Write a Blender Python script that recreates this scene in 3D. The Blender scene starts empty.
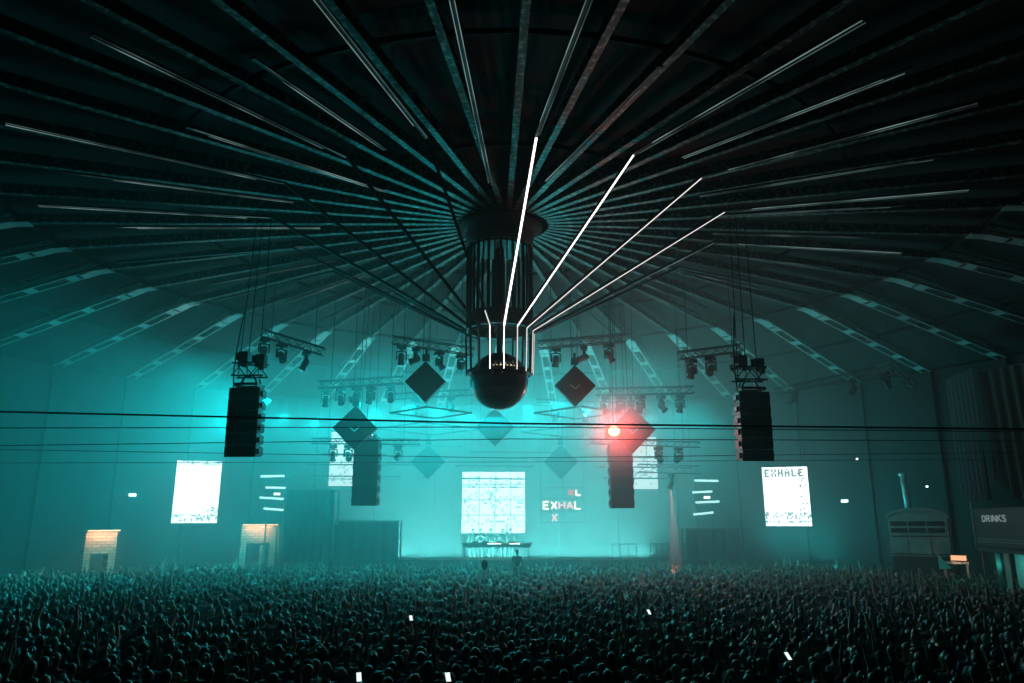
import bpy, bmesh, math, random
import numpy as np
from mathutils import Vector, Matrix, Euler

SC = bpy.context.scene
COL = SC.collection
PI = math.pi
RND = random.Random(7)

# ------------------------------------------------------------------ camera
EYE = Vector((0.15, -26.0, 4.0))
PITCH = math.radians(13.5)
FPX = 750.0
cam_d = bpy.data.cameras.new('camera')
cam_d.sensor_fit = 'HORIZONTAL'
cam_d.sensor_width = 36.0
cam_d.lens = FPX / 1024.0 * 36.0
cam_d.clip_start = 0.05
cam_d.clip_end = 300.0
cam = bpy.data.objects.new('camera', cam_d)
COL.objects.link(cam)
cam.location = EYE
cam.rotation_euler = (PI / 2 + PITCH, 0, 0)
SC.camera = cam

# ------------------------------------------------------------------ world, exposure
w = bpy.data.worlds.new('world')
w.use_nodes = True
w.node_tree.nodes['Background'].inputs[0].default_value = (0.0, 0.004, 0.005, 1)
w.node_tree.nodes['Background'].inputs[1].default_value = 0.0
SC.world = w
vs = SC.view_settings
vs.view_transform = 'Standard'
vs.look = 'None'
vs.exposure = 0.0
vs.gamma = 1.0
vs.use_curve_mapping = False
cy = SC.cycles
cy.use_denoising = True
cy.max_bounces = 5
cy.diffuse_bounces = 2
cy.glossy_bounces = 2
cy.transmission_bounces = 2
cy.volume_bounces = 0
cy.sample_clamp_indirect = 4.0
cy.sample_clamp_direct = 0.0
cy.caustics_reflective = False
cy.caustics_refractive = False
cy.use_light_tree = True

TEAL = (0.002, 0.84, 0.90)
# spot or point light; the TEAL ones are added, without fixtures, for haze and crowd
def lamp(name, loc, energy, color=TEAL, aim=None, angle=None, blend=0.6, radius=0.0):
    ld = bpy.data.lights.new(name, 'SPOT' if aim is not None else 'POINT')
    ld.energy = energy
    ld.color = color
    ld.shadow_soft_size = radius
    if aim is not None:
        ld.spot_size = math.radians(angle)
        ld.spot_blend = blend
    o = bpy.data.objects.new(name, ld)
    COL.objects.link(o)
    o.location = loc
    if aim is not None:
        o.rotation_euler = (Vector(aim) - Vector(loc)).to_track_quat('-Z', 'Y').to_euler()
    return o

def wash(name, loc, aim, sx, sy, energy, color=TEAL):
    ld = bpy.data.lights.new(name, 'AREA')
    ld.shape = 'RECTANGLE'
    ld.size = sx; ld.size_y = sy
    ld.energy = energy; ld.color = color
    o = bpy.data.objects.new(name, ld)
    COL.objects.link(o)
    o.location = loc
    o.rotation_euler = (Vector(aim) - Vector(loc)).to_track_quat('-Z', 'Y').to_euler()
    return o
# added area lights, unseen themselves, for the haze: low behind the stage, at truss height, by each side screen
wash('stage_haze_fill', (0.0, 21.2, 1.95), (0.0, 22.8, 9.0), 17.0, 2.0, 8000, (0.13, 0.80, 0.78))
wash('mid_haze_fill', (-3.5, 5.7, 10.6), (-3.5, 15.0, 2.5), 22.0, 2.0, 1500)
wash('rear_haze_fill', (-1.0, 13.2, 9.6), (-1.0, 20.5, 2.0), 24.0, 2.0, 3000)
wash('side_haze_fill', (-15.0, 13.5, 2.6), (-19.5, 19.5, 8.0), 6.0, 4.0, 600)
wash('side_haze_fill', (15.5, 15.0, 2.5), (18.0, 18.0, 9.0), 4.0, 3.0, 500)
# added spots without fixtures: back light over the crowd and into the haze
for k in range(16):
    x = -15.2 + k * 1.62
    e = 1250 if x < 1 else 1350 * max(.08, 1 - (x - 1) / 9.0)
    if x < -9: e *= .6
    lamp('crowd_back_fill', (x, 14.2 + .4 * math.sin(k * 2.1), 9.9 - abs(x) * .05 + .35 * math.sin(k * 1.3)), e, TEAL, (x * 1.03, -3.0, 2.2), 100, .9)
lamp('left_haze_fill', (-12.5, 13.0, 10.2), 9500, TEAL, (-24.0, 4.0, 5.5), 95, .9)  # added spot without a fixture, brightens the haze along the left wall
# ------------------------------------------------------------------ helpers: geometry
def at(px, py, d):
    """world point at depth d (metres ahead of the camera) seen at photo pixel px, py"""
    c, s = math.cos(PITCH), math.sin(PITCH)
    x = (px - 512.0) / FPX
    u = (341.5 - py) / FPX
    r = Vector((x, c - s * u, s + c * u))
    return EYE + r * (d / r.y)

class MB:
    """collects shapes, then builds them as one mesh object"""
    def __init__(self):
        self.v, self.f, self.m, self.s = [], [], [], []
        self.mat = 0
        self.smooth = False
    def face(self, idx):
        self.f.append(idx); self.m.append(self.mat); self.s.append(self.smooth)
    def add(self, vs, fs):
        b = len(self.v)
        self.v.extend([tuple(p) for p in vs])
        for f in fs:
            self.face([b + i for i in f])
    def box(self, c, size, rot=None):
        hx, hy, hz = size[0] / 2, size[1] / 2, size[2] / 2
        ps = [Vector((x, y, z)) for x in (-hx, hx) for y in (-hy, hy) for z in (-hz, hz)]
        if rot is not None:
            ps = [rot @ p for p in ps]
        c = Vector(c)
        self.add([p + c for p in ps], [(0, 1, 3, 2), (4, 6, 7, 5), (0, 4, 5, 1), (2, 3, 7, 6), (0, 2, 6, 4), (1, 5, 7, 3)])
    def bar(self, p0, p1, wx, wz=None, up=(0, 0, 1)):
        """rectangular bar between two points"""
        wz = wx if wz is None else wz
        p0, p1 = Vector(p0), Vector(p1)
        d = (p1 - p0)
        L = d.length
        if L < 1e-6: return
        d.normalize()
        u = Vector(up)
        if abs(d.dot(u)) > 0.98: u = Vector((0, 1, 0))
        r = d.cross(u).normalized()
        u = r.cross(d).normalized()
        ps = []
        for p in (p0, p1):
            for a, b in ((-1, -1), (1, -1), (1, 1), (-1, 1)):
                ps.append(p + r * (a * wx / 2) + u * (b * wz / 2))
        self.add(ps, [(3, 2, 1, 0), (4, 5, 6, 7), (0, 1, 5, 4), (1, 2, 6, 5), (2, 3, 7, 6), (3, 0, 4, 7)])
    def tube(self, p0, p1, r, n=6, r1=None, cap=True):
        r1 = r if r1 is None else r1
        p0, p1 = Vector(p0), Vector(p1)
        d = p1 - p0
        if d.length < 1e-6: return
        d.normalize()
        u = Vector((0, 0, 1)) if abs(d.z) < 0.95 else Vector((0, 1, 0))
        a = d.cross(u).normalized(); b = a.cross(d).normalized()
        ps = []
        for p, rr in ((p0, r), (p1, r1)):
            for i in range(n):
                t = 2 * PI * i / n
                ps.append(p + a * (rr * math.cos(t)) + b * (rr * math.sin(t)))
        fs = [(i, (i + 1) % n, n + (i + 1) % n, n + i) for i in range(n)]
        if cap:
            fs += [tuple(range(n - 1, -1, -1)), tuple(range(n, 2 * n))]
        self.add(ps, fs)
    def path(self, pts, r, n=5):
        for a, b in zip(pts, pts[1:]):
            self.tube(a, b, r, n)
    def lathe(self, prof, n=24, c=(0, 0, 0)):
        c = Vector(c)
        ps = []
        for r, z in prof:
            for i in range(n):
                t = 2 * PI * i / n
                ps.append(c + Vector((r * math.cos(t), r * math.sin(t), z)))
        fs = []
        for k in range(len(prof) - 1):
            for i in range(n):
                j = (i + 1) % n
                fs.append((k * n + i, k * n + j, (k + 1) * n + j, (k + 1) * n + i))
        if prof[0][0] > 1e-4: fs.append(tuple(range(n - 1, -1, -1)))
        if prof[-1][0] > 1e-4: fs.append(tuple((len(prof) - 1) * n + i for i in range(n)))
        self.add(ps, fs)
    def ball(self, c, rx, ry=None, rz=None, n=12, m=8):
        ry = rx if ry is None else ry; rz = rx if rz is None else rz
        c = Vector(c); ps = [c + Vector((0, 0, -rz))]
        for k in range(1, m):
            a = -PI / 2 + PI * k / m
            for i in range(n):
                t = 2 * PI * i / n
                ps.append(c + Vector((rx * math.cos(a) * math.cos(t), ry * math.cos(a) * math.sin(t), rz * math.sin(a))))
        ps.append(c + Vector((0, 0, rz)))
        fs = [(0, 1 + (i + 1) % n, 1 + i) for i in range(n)]
        for k in range(m - 2):
            for i in range(n):
                j = (i + 1) % n
                fs.append((1 + k * n + i, 1 + k * n + j, 1 + (k + 1) * n + j, 1 + (k + 1) * n + i))
        L = len(ps) - 1
        fs += [(L, 1 + (m - 2) * n + i, 1 + (m - 2) * n + (i + 1) % n) for i in range(n)]
        self.add(ps, fs)
    def prism(self, poly, y0, y1):
        """polygon in the xz plane extruded along y"""
        n = len(poly)
        ps = [(x, y0, z) for x, z in poly] + [(x, y1, z) for x, z in poly]
        fs = [tuple(range(n)), tuple(range(2 * n - 1, n - 1, -1))]
        fs += [((i + 1) % n, i, n + i, n + (i + 1) % n) for i in range(n)]
        self.add(ps, fs)
    def truss(self, p0, p1, w=0.3, r=0.025, step=0.5, tri=False):
        """box truss: chords and zig-zag lacing"""
        p0, p1 = Vector(p0), Vector(p1)
        d = p1 - p0; L = d.length; d.normalize()
        u = Vector((0, 0, 1)) if abs(d.z) < 0.9 else Vector((0, 1, 0))
        a = d.cross(u).normalized(); b = a.cross(d).normalized()
        h = w / 2
        cs = [a * h + b * h, a * -h + b * h, a * -h + b * -h, a * h + b * -h]
        if tri: cs = [a * h + b * h, a * -h + b * h, b * -h]
        for c in cs:
            self.tube(p0 + c, p1 + c, r, 5)
        n = max(1, int(round(L / step)))
        for k in range(n):
            q0 = p0 + d * (L * k / n); q1 = p0 + d * (L * (k + 1) / n)
            for i in range(len(cs)):
                c0, c1 = cs[i], cs[(i + 1) % len(cs)]
                if k % 2: c0, c1 = c1, c0
                self.tube(q0 + c0, q1 + c1, r * 0.6, 4, cap=False)
    def mesh(self, name, mats):
        me = bpy.data.meshes.new(name)
        me.from_pydata(self.v, [], self.f)
        for m in (mats if isinstance(mats, (list, tuple)) else [mats]):
            me.materials.append(m)
        me.polygons.foreach_set('material_index', self.m)
        me.polygons.foreach_set('use_smooth', self.s)
        me.update()
        return me
    def build(self, name, mats, parent=None, loc=None):
        o = bpy.data.objects.new(name, self.mesh(name, mats))
        COL.objects.link(o)
        if parent is not None: o.parent = parent
        if loc is not None: o.location = loc
        return o

# ------------------------------------------------------------------ helpers: naming
def tag(o, label=None, cat=None, group=None, kind=None):
    if label: o['label'] = label
    if cat: o['category'] = cat
    if group: o['group'] = group
    if kind: o['kind'] = kind
    return o
def thing(name, label, cat, loc=(0, 0, 0), rz=0.0, group=None):
    o = bpy.data.objects.new(name, None)
    o.empty_display_size = 0.2
    COL.objects.link(o)
    o.location = loc
    o.rotation_euler = (0, 0, rz)
    return tag(o, label, cat, group)
def dup(root, loc, rz=None, label=None, group=None, rot=None):
    def cp(o, par):
        c = o.copy()
        COL.objects.link(c)
        if par is not None: c.parent = par
        for ch in KIDS.get(o.name, ()) or o.children:
            cp(ch, c)
        return c
    c = cp(root, None)
    c.location = loc
    if rot is not None: c.rotation_euler = rot
    elif rz is not None: c.rotation_euler = (0, 0, rz)
    return tag(c, label, None, group)
KIDS = {}

# ------------------------------------------------------------------ materials
def mat(name, base, rough=0.6, metal=0.0, spec=0.5, noise=None, bump=None):
    m = bpy.data.materials.new(name)
    m.use_nodes = True
    nt = m.node_tree
    b = nt.nodes['Principled BSDF']
    b.inputs['Base Color'].default_value = (*base, 1)
    b.inputs['Roughness'].default_value = rough
    b.inputs['Metallic'].default_value = metal
    b.inputs['Specular IOR Level'].default_value = spec
    if noise or bump:
        tc = nt.nodes.new('ShaderNodeTexCoord')
        nz = nt.nodes.new('ShaderNodeTexNoise')
        nz.inputs['Scale'].default_value = (noise or bump)[0]
        nz.inputs['Detail'].default_value = 4
        nt.links.new(tc.outputs['Object'], nz.inputs['Vector'])
        if noise:
            cr = nt.nodes.new('ShaderNodeValToRGB')
            cr.color_ramp.elements[0].position = 0.40
            cr.color_ramp.elements[1].position = 0.64
            k = noise[1]
            cr.color_ramp.elements[0].color = (*[c * (1 - k) for c in base], 1)
            cr.color_ramp.elements[1].color = (*[min(1, c * (1 + k)) for c in base], 1)
            nt.links.new(nz.outputs['Fac'], cr.inputs['Fac'])
            nt.links.new(cr.outputs['Color'], b.inputs['Base Color'])
        if bump:
            bp = nt.nodes.new('ShaderNodeBump')
            bp.inputs['Strength'].default_value = bump[1]
            nt.links.new(nz.outputs['Fac'], bp.inputs['Height'])
            nt.links.new(bp.outputs['Normal'], b.inputs['Normal'])
    return m
def glow(name, color, strength):
    m = bpy.data.materials.new(name)
    m.use_nodes = True
    b = m.node_tree.nodes['Principled BSDF']
    b.inputs['Base Color'].default_value = (0.02, 0.02, 0.02, 1)
    b.inputs['Emission Color'].default_value = (*color, 1)
    b.inputs['Emission Strength'].default_value = strength
    return m
def brick_mat(name, c1, c2, mortar, scale=1.0, bw=0.25):
    m = bpy.data.materials.new(name)
    m.use_nodes = True
    nt = m.node_tree
    b = nt.nodes['Principled BSDF']
    b.inputs['Roughness'].default_value = 0.85
    tc = nt.nodes.new('ShaderNodeTexCoord')
    mp = nt.nodes.new('ShaderNodeMapping')
    mp.inputs['Rotation'].default_value = (PI / 2, 0, 0)
    br = nt.nodes.new('ShaderNodeTexBrick')
    br.inputs['Color1'].default_value = (*c1, 1)
    br.inputs['Color2'].default_value = (*c2, 1)
    br.inputs['Mortar'].default_value = (*mortar, 1)
    br.inputs['Scale'].default_value = scale
    br.inputs['Brick Width'].default_value = bw
    br.inputs['Row Height'].default_value = bw * .36
    br.inputs['Mortar Size'].default_value = bw * .06
    nt.links.new(tc.outputs['Object'], mp.inputs['Vector'])
    nt.links.new(mp.outputs['Vector'], br.inputs['Vector'])
    nt.links.new(br.outputs['Color'], b.inputs['Base Color'])
    return m
def led_mat(name, tile, bands, strength, smudge=0.25, seed=0.0, grid=None):
    """LED wall: white pixels, with grey pixel text in the rows named in bands (object coords, metres)"""
    m = bpy.data.materials.new(name)
    m.use_nodes = True
    nt = m.node_tree
    N = nt.nodes.new; Lk = nt.links.new
    b = nt.nodes['Principled BSDF']
    b.inputs['Base Color'].default_value = (0.02, 0.02, 0.02, 1)
    tc = N('ShaderNodeTexCoord')
    snap = N('ShaderNodeVectorMath'); snap.operation = 'SNAP'
    snap.inputs[1].default_value = (tile, 100.0, tile)
    Lk(tc.outputs['Object'], snap.inputs[0])
    off = N('ShaderNodeVectorMath'); off.operation = 'ADD'
    off.inputs[1].default_value = (seed, 0, seed)
    Lk(snap.outputs[0], off.inputs[0])
    wn = N('ShaderNodeTexWhiteNoise'); wn.noise_dimensions = '3D'
    Lk(off.outputs[0], wn.inputs['Vector'])
    sp = N('ShaderNodeSeparateXYZ'); Lk(tc.outputs['Object'], sp.inputs[0])
    total = None
    for (x0, x1, z0, z1, dens) in bands:
        ms = []
        for out, lo, hi in (('X', x0, x1), ('Z', z0, z1)):
            g = N('ShaderNodeMath'); g.operation = 'GREATER_THAN'; g.inputs[1].default_value = lo
            l = N('ShaderNodeMath'); l.operation = 'LESS_THAN'; l.inputs[1].default_value = hi
            Lk(sp.outputs[out], g.inputs[0]); Lk(sp.outputs[out], l.inputs[0])
            ms += [g, l]
        t = N('ShaderNodeMath'); t.operation = 'LESS_THAN'; t.inputs[1].default_value = dens
        Lk(wn.outputs['Value'], t.inputs[0])
        cur = t
        for q in ms:
            mu = N('ShaderNodeMath'); mu.operation = 'MULTIPLY'
            Lk(cur.outputs[0], mu.inputs[0]); Lk(q.outputs[0], mu.inputs[1]); cur = mu
        if total is None: total = cur
        else:
            mx = N('ShaderNodeMath'); mx.operation = 'MAXIMUM'
            Lk(total.outputs[0], mx.inputs[0]); Lk(cur.outputs[0], mx.inputs[1]); total = mx
    mix = N('ShaderNodeMix'); mix.data_type = 'RGBA'
    mix.inputs['A'].default_value = (0.80, 1.0, 1.0, 1)
    mix.inputs['B'].default_value = (smudge * 0.75, smudge * 0.97, smudge, 1)
    if total is not None: Lk(total.outputs[0], mix.inputs['Factor'])
    else: mix.inputs['Factor'].default_value = 0
    Lk(mix.outputs['Result'], b.inputs['Emission Color'])
    b.inputs['Emission Strength'].default_value = strength
    return m

M = {}
M['floor'] = mat('concrete floor', (0.03, 0.032, 0.032), 0.7, noise=(0.8, 0.3))
M['wall'] = brick_mat('painted brick wall', (0.018, 0.021, 0.021), (0.014, 0.017, 0.017), (0.012, 0.014, 0.014))
M['ceiling'] = mat('dark timber ceiling', (0.010, 0.011, 0.011), 0.8, noise=(1.5, 0.4))
M['rib'] = mat('steel with light mottling in colour', (0.13, 0.135, 0.13), 0.45, 0.3, noise=(6.0, 0.98))  # bright noise patches in the colour stand in for light mottling on the beams
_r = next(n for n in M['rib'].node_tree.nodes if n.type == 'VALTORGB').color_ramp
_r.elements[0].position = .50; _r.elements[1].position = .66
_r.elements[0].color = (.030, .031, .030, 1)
M['rib_bright'] = mat('galvanised and lit steel', (0.55, 0.57, 0.56), 0.4, 0.4)  # on truss knees and chords this paler colour stands in for stage light
M['black'] = mat('matt black steel', (0.012, 0.012, 0.013), 0.5)
M['blackfab'] = mat('black fabric', (0.014, 0.015, 0.016), 0.9)
M['grey'] = mat('grey steel', (0.10, 0.105, 0.11), 0.45, 0.5)
M['alu'] = mat('dark truss tube', (0.045, 0.047, 0.05), 0.45, 0.3)
M['cable'] = mat('black cable', (0.008, 0.008, 0.008), 0.6)
M['gloss'] = mat('mirror black ball', (0.34, 0.36, 0.36), 0.06, 1.0, 0.5)
M['rubber'] = mat('black balloon rubber', (0.006, 0.006, 0.007), 0.25)
def glow_patchy(name, color, strength):
    """led strip whose diodes run at uneven levels along its length"""
    m = glow(name, color, strength)
    nt = m.node_tree
    tc = nt.nodes.new('ShaderNodeTexCoord'); nz = nt.nodes.new('ShaderNodeTexNoise')
    nz.inputs['Scale'].default_value = 0.55; nz.inputs['Detail'].default_value = 3
    mr = nt.nodes.new('ShaderNodeMapRange')
    mr.inputs['From Min'].default_value = .42; mr.inputs['From Max'].default_value = .62
    mr.inputs['To Min'].default_value = strength * .12; mr.inputs['To Max'].default_value = strength
    nt.links.new(tc.outputs['Object'], nz.inputs['Vector'])
    nt.links.new(nz.outputs['Fac'], mr.inputs['Value'])
    nt.links.new(mr.outputs['Result'], nt.nodes['Principled BSDF'].inputs['Emission Strength'])
    return m
M['led_dim'] = glow_patchy('dim led strip', (0.62, 0.95, 0.93), 0.26)
M['led_faint'] = glow_patchy('faint led strip', (0.62, 0.95, 0.93), 0.09)
M['led_lit'] = glow('lit led strip', (1.0, 0.90, 0.84), 3.2)
M['led_half'] = glow('half lit led strip', (1.0, 0.92, 0.88), 1.1)
M['led_off'] = mat('unlit led strip', (0.03, 0.03, 0.032), 0.35)
M['warm'] = glow('warm lamp', (1.0, 0.62, 0.30), 4.0)
M['white_lamp'] = glow('white lamp', (0.8, 1.0, 1.0), 4.0)
M['batten'] = glow('pale led batten', (0.55, 1.0, 0.98), 1.6)

# ------------------------------------------------------------------ haze filling the hall
RW, ZW, RK, ZK, ZC = 27.0, 11.9, 17.1, 14.0, 14.7
hz = MB()
hz.lathe([(0.0, 0.02), (RW - 0.02, 0.02), (RW - 0.02, ZW), (RK, ZK + .5), (0.0, ZC + .6)], 42)
vm = bpy.data.materials.new('stage haze')
vm.use_nodes = True
nt = vm.node_tree
nt.nodes.remove(nt.nodes['Principled BSDF'])
vsn = nt.nodes.new('ShaderNodeVolumeScatter')
vsn.inputs['Color'].default_value = (0.9, 0.9, 0.9, 1)
tcn = nt.nodes.new('ShaderNodeTexCoord')
spn = nt.nodes.new('ShaderNodeSeparateXYZ')
nt.links.new(tcn.outputs['Object'], spn.inputs[0])
rmp = nt.nodes.new('ShaderNodeMapRange')        # the smoke is thick by the stage and thin at the camera's end
rmp.interpolation_type = 'SMOOTHSTEP'
rmp.inputs['From Min'].default_value = -15.0
rmp.inputs['From Max'].default_value = 12.0
rmp.inputs['To Min'].default_value = 0.0008
rmp.inputs['To Max'].default_value = 0.036
nt.links.new(spn.outputs['Y'], rmp.inputs['Value'])
rmx = nt.nodes.new('ShaderNodeMapRange')        # and thinner towards the bars on the right
rmx.interpolation_type = 'SMOOTHSTEP'
rmx.inputs['From Min'].default_value = 9.0
rmx.inputs['From Max'].default_value = 23.0
rmx.inputs['To Min'].default_value = 1.0
rmx.inputs['To Max'].default_value = 0.12
nt.links.new(spn.outputs['X'], rmx.inputs['Value'])
mul = nt.nodes.new('ShaderNodeMath'); mul.operation = 'MULTIPLY'
nt.links.new(rmp.outputs['Result'], mul.inputs[0])
nt.links.new(rmx.outputs['Result'], mul.inputs[1])
nt.links.new(mul.outputs[0], vsn.inputs['Density'])
vsn.inputs['Anisotropy'].default_value = 0.25
nt.links.new(vsn.outputs[0], nt.nodes['Material Output'].inputs['Volume'])
tag(hz.build('haze', vm), 'thin smoke haze filling the whole hall above the crowd', 'haze', None, 'stuff')

# ------------------------------------------------------------------ the hall
def struct(name, mb, m, parent=None):
    return tag(mb.build(name, m, parent), kind='structure')
def arc_wall(name, a0, a1):
    """brick wall arc; angles measured from the far (+y) point, clockwise seen from above"""
    b = MB()
    n = max(2, int(abs(a1 - a0) / (360 / 84)))
    ps = []
    for r in (RW, RW + 0.5):
        for z in (0.0, ZW + 0.1):
            for i in range(n + 1):
                t = math.radians(a0 + (a1 - a0) * i / n)
                ps.append((r * math.sin(t), r * math.cos(t), z))
    k = n + 1
    fs = []
    for i in range(n):
        fs += [(i, i + 1, k + i + 1, k + i), (2 * k + i, 3 * k + i, 3 * k + i + 1, 2 * k + i + 1),
               (k + i, k + i + 1, 3 * k + i + 1, 3 * k + i), (i, 2 * k + i, 2 * k + i + 1, i + 1)]
    b.add(ps, fs)
    return struct(name, b, M['wall'])
arc_wall('wall_back', -40, 40)
arc_wall('wall_right', 40, 140)
arc_wall('wall_front', 140, 220)
arc_wall('wall_left', 220, 320)
fb = MB(); fb.lathe([(0.0, -0.2), (RW + .5, -0.2), (RW + .5, 0.0), (0.0, 0.0)], 84)
struct('floor', fb, M['floor'])
cb = MB()
cb.lathe([(0.0, ZC + .62), (RK, ZK + .52), (RW + .5, ZW + .12), (RW + .5, ZW + .4), (RK, ZK + .8), (0.0, ZC + .9)], 84)
struct('ceiling', cb, M['ceiling'])

# purlin rings between the roof trusses
NR = 42
A0 = 15.2 - 8.57 * 3   # degrees, phase of the trusses
def roof_z(r):
    return ZC + (ZK - ZC) * (r / RK) if r < RK else ZK + (ZW - ZK) * ((r - RK) / (RW - RK))
def top_z(r):
    return roof_z(r) + (.515 if r < RK else .42)
def rpos(r, deg, z):
    t = math.radians(deg)
    return Vector((r * math.sin(t), r * math.cos(t), z))
for k, r in enumerate((6.0, 11.5, RK, 22.0)):
    b = MB()
    for i in range(NR):
        a = A0 + i * 360 / NR
        b.bar(rpos(r, a, roof_z(r) + .30), rpos(r, a + 360 / NR, roof_z(r) + .30), 0.10, 0.14)
    struct('trim_%d' % (k + 1), b, M['ceiling'])
# pilasters on the wall under each second truss
for i in range(NR):
    a = A0 + i * 360 / NR
    b = MB()
    rot = Matrix.Rotation(-math.radians(a), 3, 'Z')
    b.box(rpos(RW - .12, a, ZW / 2), (0.5, 0.3, ZW), rot)
    struct('trim_%d' % (i + 5), b, M['wall'])

# ------------------------------------------------------------------ roof trusses
def make_roof_truss():
    t = thing('roof_truss', 'x', 'roof truss')
    b = MB()
    # I beam from the middle ring out to the knee, local +y is outward
    z0, z1 = roof_z(1.5), roof_z(RK)
    for dz, ww, hh in ((0.0, 0.19, 0.03), (0.30, 0.19, 0.03), (0.15, 0.04, 0.28)):
        b.bar((0, 1.5, z0 + dz), (0, RK, z1 + dz), ww, hh)
    for k in range(14):
        y = 2.2 + k * 1.08
        z = roof_z(y)
        b.box((0, y, z + .15), (0.17, 0.03, 0.28))
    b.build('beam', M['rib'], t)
    g = MB()
    g.bar((0, RK - .55, roof_z(RK - .55) - .03), (0, RK + .1, ZK - .04), 0.44, 0.05)
    g.bar((0, RK + .0, ZK - .03), (0, RK + .75, roof_z(RK + .75) - .05), 0.44, 0.05)
    g.build('knee_plate', M['rib_bright'], t)
    y0, y1 = RK, RW - .1
    for sx in (-.23, .23):
        o = MB(); o.bar((sx, y0, roof_z(y0)), (sx, y1, roof_z(y1)), 0.07, 0.06); o.build('lower_chord', M['rib_bright'], t)
    o = MB()
    for sx in (-.23, .23):
        o.bar((sx, y0, roof_z(y0) + .32), (sx, y1, roof_z(y1) + .32), 0.05, 0.05)
    n = 12
    for k in range(n):
        ya, yb = y0 + (y1 - y0) * k / n, y0 + (y1 - y0) * (k + 1) / n
        for sx in (-.23, .23):
            o.bar((sx, ya, roof_z(ya) + (0 if k % 2 else .32)), (sx, yb, roof_z(yb) + (.32 if k % 2 else 0)), 0.03, 0.03)
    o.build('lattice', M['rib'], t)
    for k in range(5):
        p = MB()
        y = y0 + (y1 - y0) * (k + .6) / 5
        p.bar((0, y - .22, roof_z(y - .22) - .01), (0, y + .22, roof_z(y + .22) - .01), 0.50, 0.03)
        p.build('batten_plate', M['rib_bright'], t)
    return t
rt = make_roof_truss()
ORD = 'first second third fourth fifth sixth seventh eighth ninth tenth eleventh twelfth thirteenth fourteenth fifteenth sixteenth seventeenth eighteenth nineteenth twentieth twenty-first'.split()
right_n = left_n = 0
trusses = []
for i in range(NR):
    a = (A0 + i * 360 / NR + 180) % 360 - 180
    trusses.append((abs(a), a))
trusses.sort()
first = True
for _, a in trusses:
    if a >= 0:
        lab = 'steel roof truss, %s to the right of the far middle of the roof' % ORD[right_n]; right_n += 1
    else:
        lab = 'steel roof truss, %s to the left of the far middle of the roof' % ORD[left_n]; left_n += 1
    if first:
        o = rt; first = False; o.rotation_euler = (0, 0, -math.radians(a)); tag(o, lab, None, 'radial roof trusses')
    else:
        dup(rt, (0, 0, 0), -math.radians(a), lab, 'radial roof trusses')
# ------------------------------------------------------------------ LED screens
def face_rot(loc, target):
    d = Vector(target) - Vector(loc)
    return math.atan2(d.x, -d.y)      # local -y looks at the target
def led_screen(label, base, rz, wid, hgt, lm, cols, rows, mount='fly', group=None, seams=False):
    t = thing('led_screen', label, 'screen', base, rz, group)
    b = MB()
    b.box((0, .10, hgt / 2), (wid + .1, .16, hgt + .1))
    for i in range(cols + 1):
        b.box((-wid / 2 + wid * i / cols, .22, hgt / 2), (.06, .08, hgt))
    b.build('cabinet', M['black'], t)
    h = MB()
    for sx in (-wid * .35, wid * .35):
        if mount == 'wall': h.box((sx, (RW - math.hypot(base[0], base[1])) / 2 + .1, hgt * .5), (.08, RW - math.hypot(base[0], base[1]) - .05, .10))
        else: h.tube((sx, .1, hgt), (sx, .1, top_z(min(26.5, math.hypot(base[0], base[1] + .1))) - base[2]), .014, 4)
    h.build('bracket' if mount == 'wall' else 'hoist_cable', M['black'], t)
    d = MB()
    d.box((0, 0.0, hgt / 2), (wid, .04, hgt))
    d.build('display', lm, t)
    if seams:
        g = MB()
        for i in range(1, 4): g.box((-wid / 2 + wid * i / 4 + .1, -.03, hgt / 2), (.05, .03, hgt))
        for i in range(1, 4): g.box((0, -.03, hgt * i / 4 + .15), (wid, .03, .06))
        g.build('seam_grid', M['seam'], t)
    return t
def screen_at(label, px0, px1, py0, py1, d, lm, cols, rows, rz=0.0, widen=1.0, mount='fly', seams=False):
    top = at((px0 + px1) / 2, py0, d); bot = at((px0 + px1) / 2, py1, d)
    wid = (at(px1, (py0 + py1) / 2, d).x - at(px0, (py0 + py1) / 2, d).x) * widen
    hgt = top.z - bot.z
    c = at((px0 + px1) / 2, (py0 + py1) / 2, d)
    return led_screen(label, (c.x, c.y, bot.z), rz, wid, hgt, lm, cols, rows, mount, None, seams)
SCREEN_E = 2.0
M['seam'] = glow('pale grey screen seam', (0.55, 0.85, 0.86), 0.62)
s_left = screen_at('bright white leaning screen on the left wall', 177, 217, 461, 523, 43.2,
                   led_mat('left screen', .09, [(-1.0, 1.4, 3.2, 3.5, .35), (-1.2, 1.4, .08, .5, .35), (.6, 1.3, .5, .9, .3)], SCREEN_E * 1.2, .28, 3.3), 5, 6, math.radians(18), 1.05, 'wall')
s_right = screen_at('bright white screen on the right wall with pixel lettering along its top', 766, 807, 467, 526, 42.5,
                    led_mat('right screen', .09, [ (-1.2, 1.3, .35, .75, .35), (-1.3, 1.3, .15, .3, .4), (.6, 1.1, .6, 3.0, .12)], SCREEN_E * 1.3, .24, 8.1), 5, 6, math.radians(-18), 1.05, 'wall')
s_mid = screen_at('large square white screen behind the stage middle', 462, 525, 472, 533, 50.0,
                  led_mat('middle screen', .13, [(-2.0, 1.6, .4, 3.6, .16), (-1.3, -.9, .4, 3.6, .25), (-.3, .3, .4, 3.6, .3), (1.4, 1.9, .4, 3.6, .22)], SCREEN_E, .36, 1.7), 6, 5, 0.0, 1.0, 'fly', True)
s_ul = screen_at('high white screen partly hidden by the left hanging diamond panel', 330, 372, 432, 486, 46.5,
                 led_mat('upper left screen', .13, [(-1.4, 1.4, .1, 3.2, .12)], SCREEN_E * .6, .45, 5.9), 4, 5)
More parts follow.
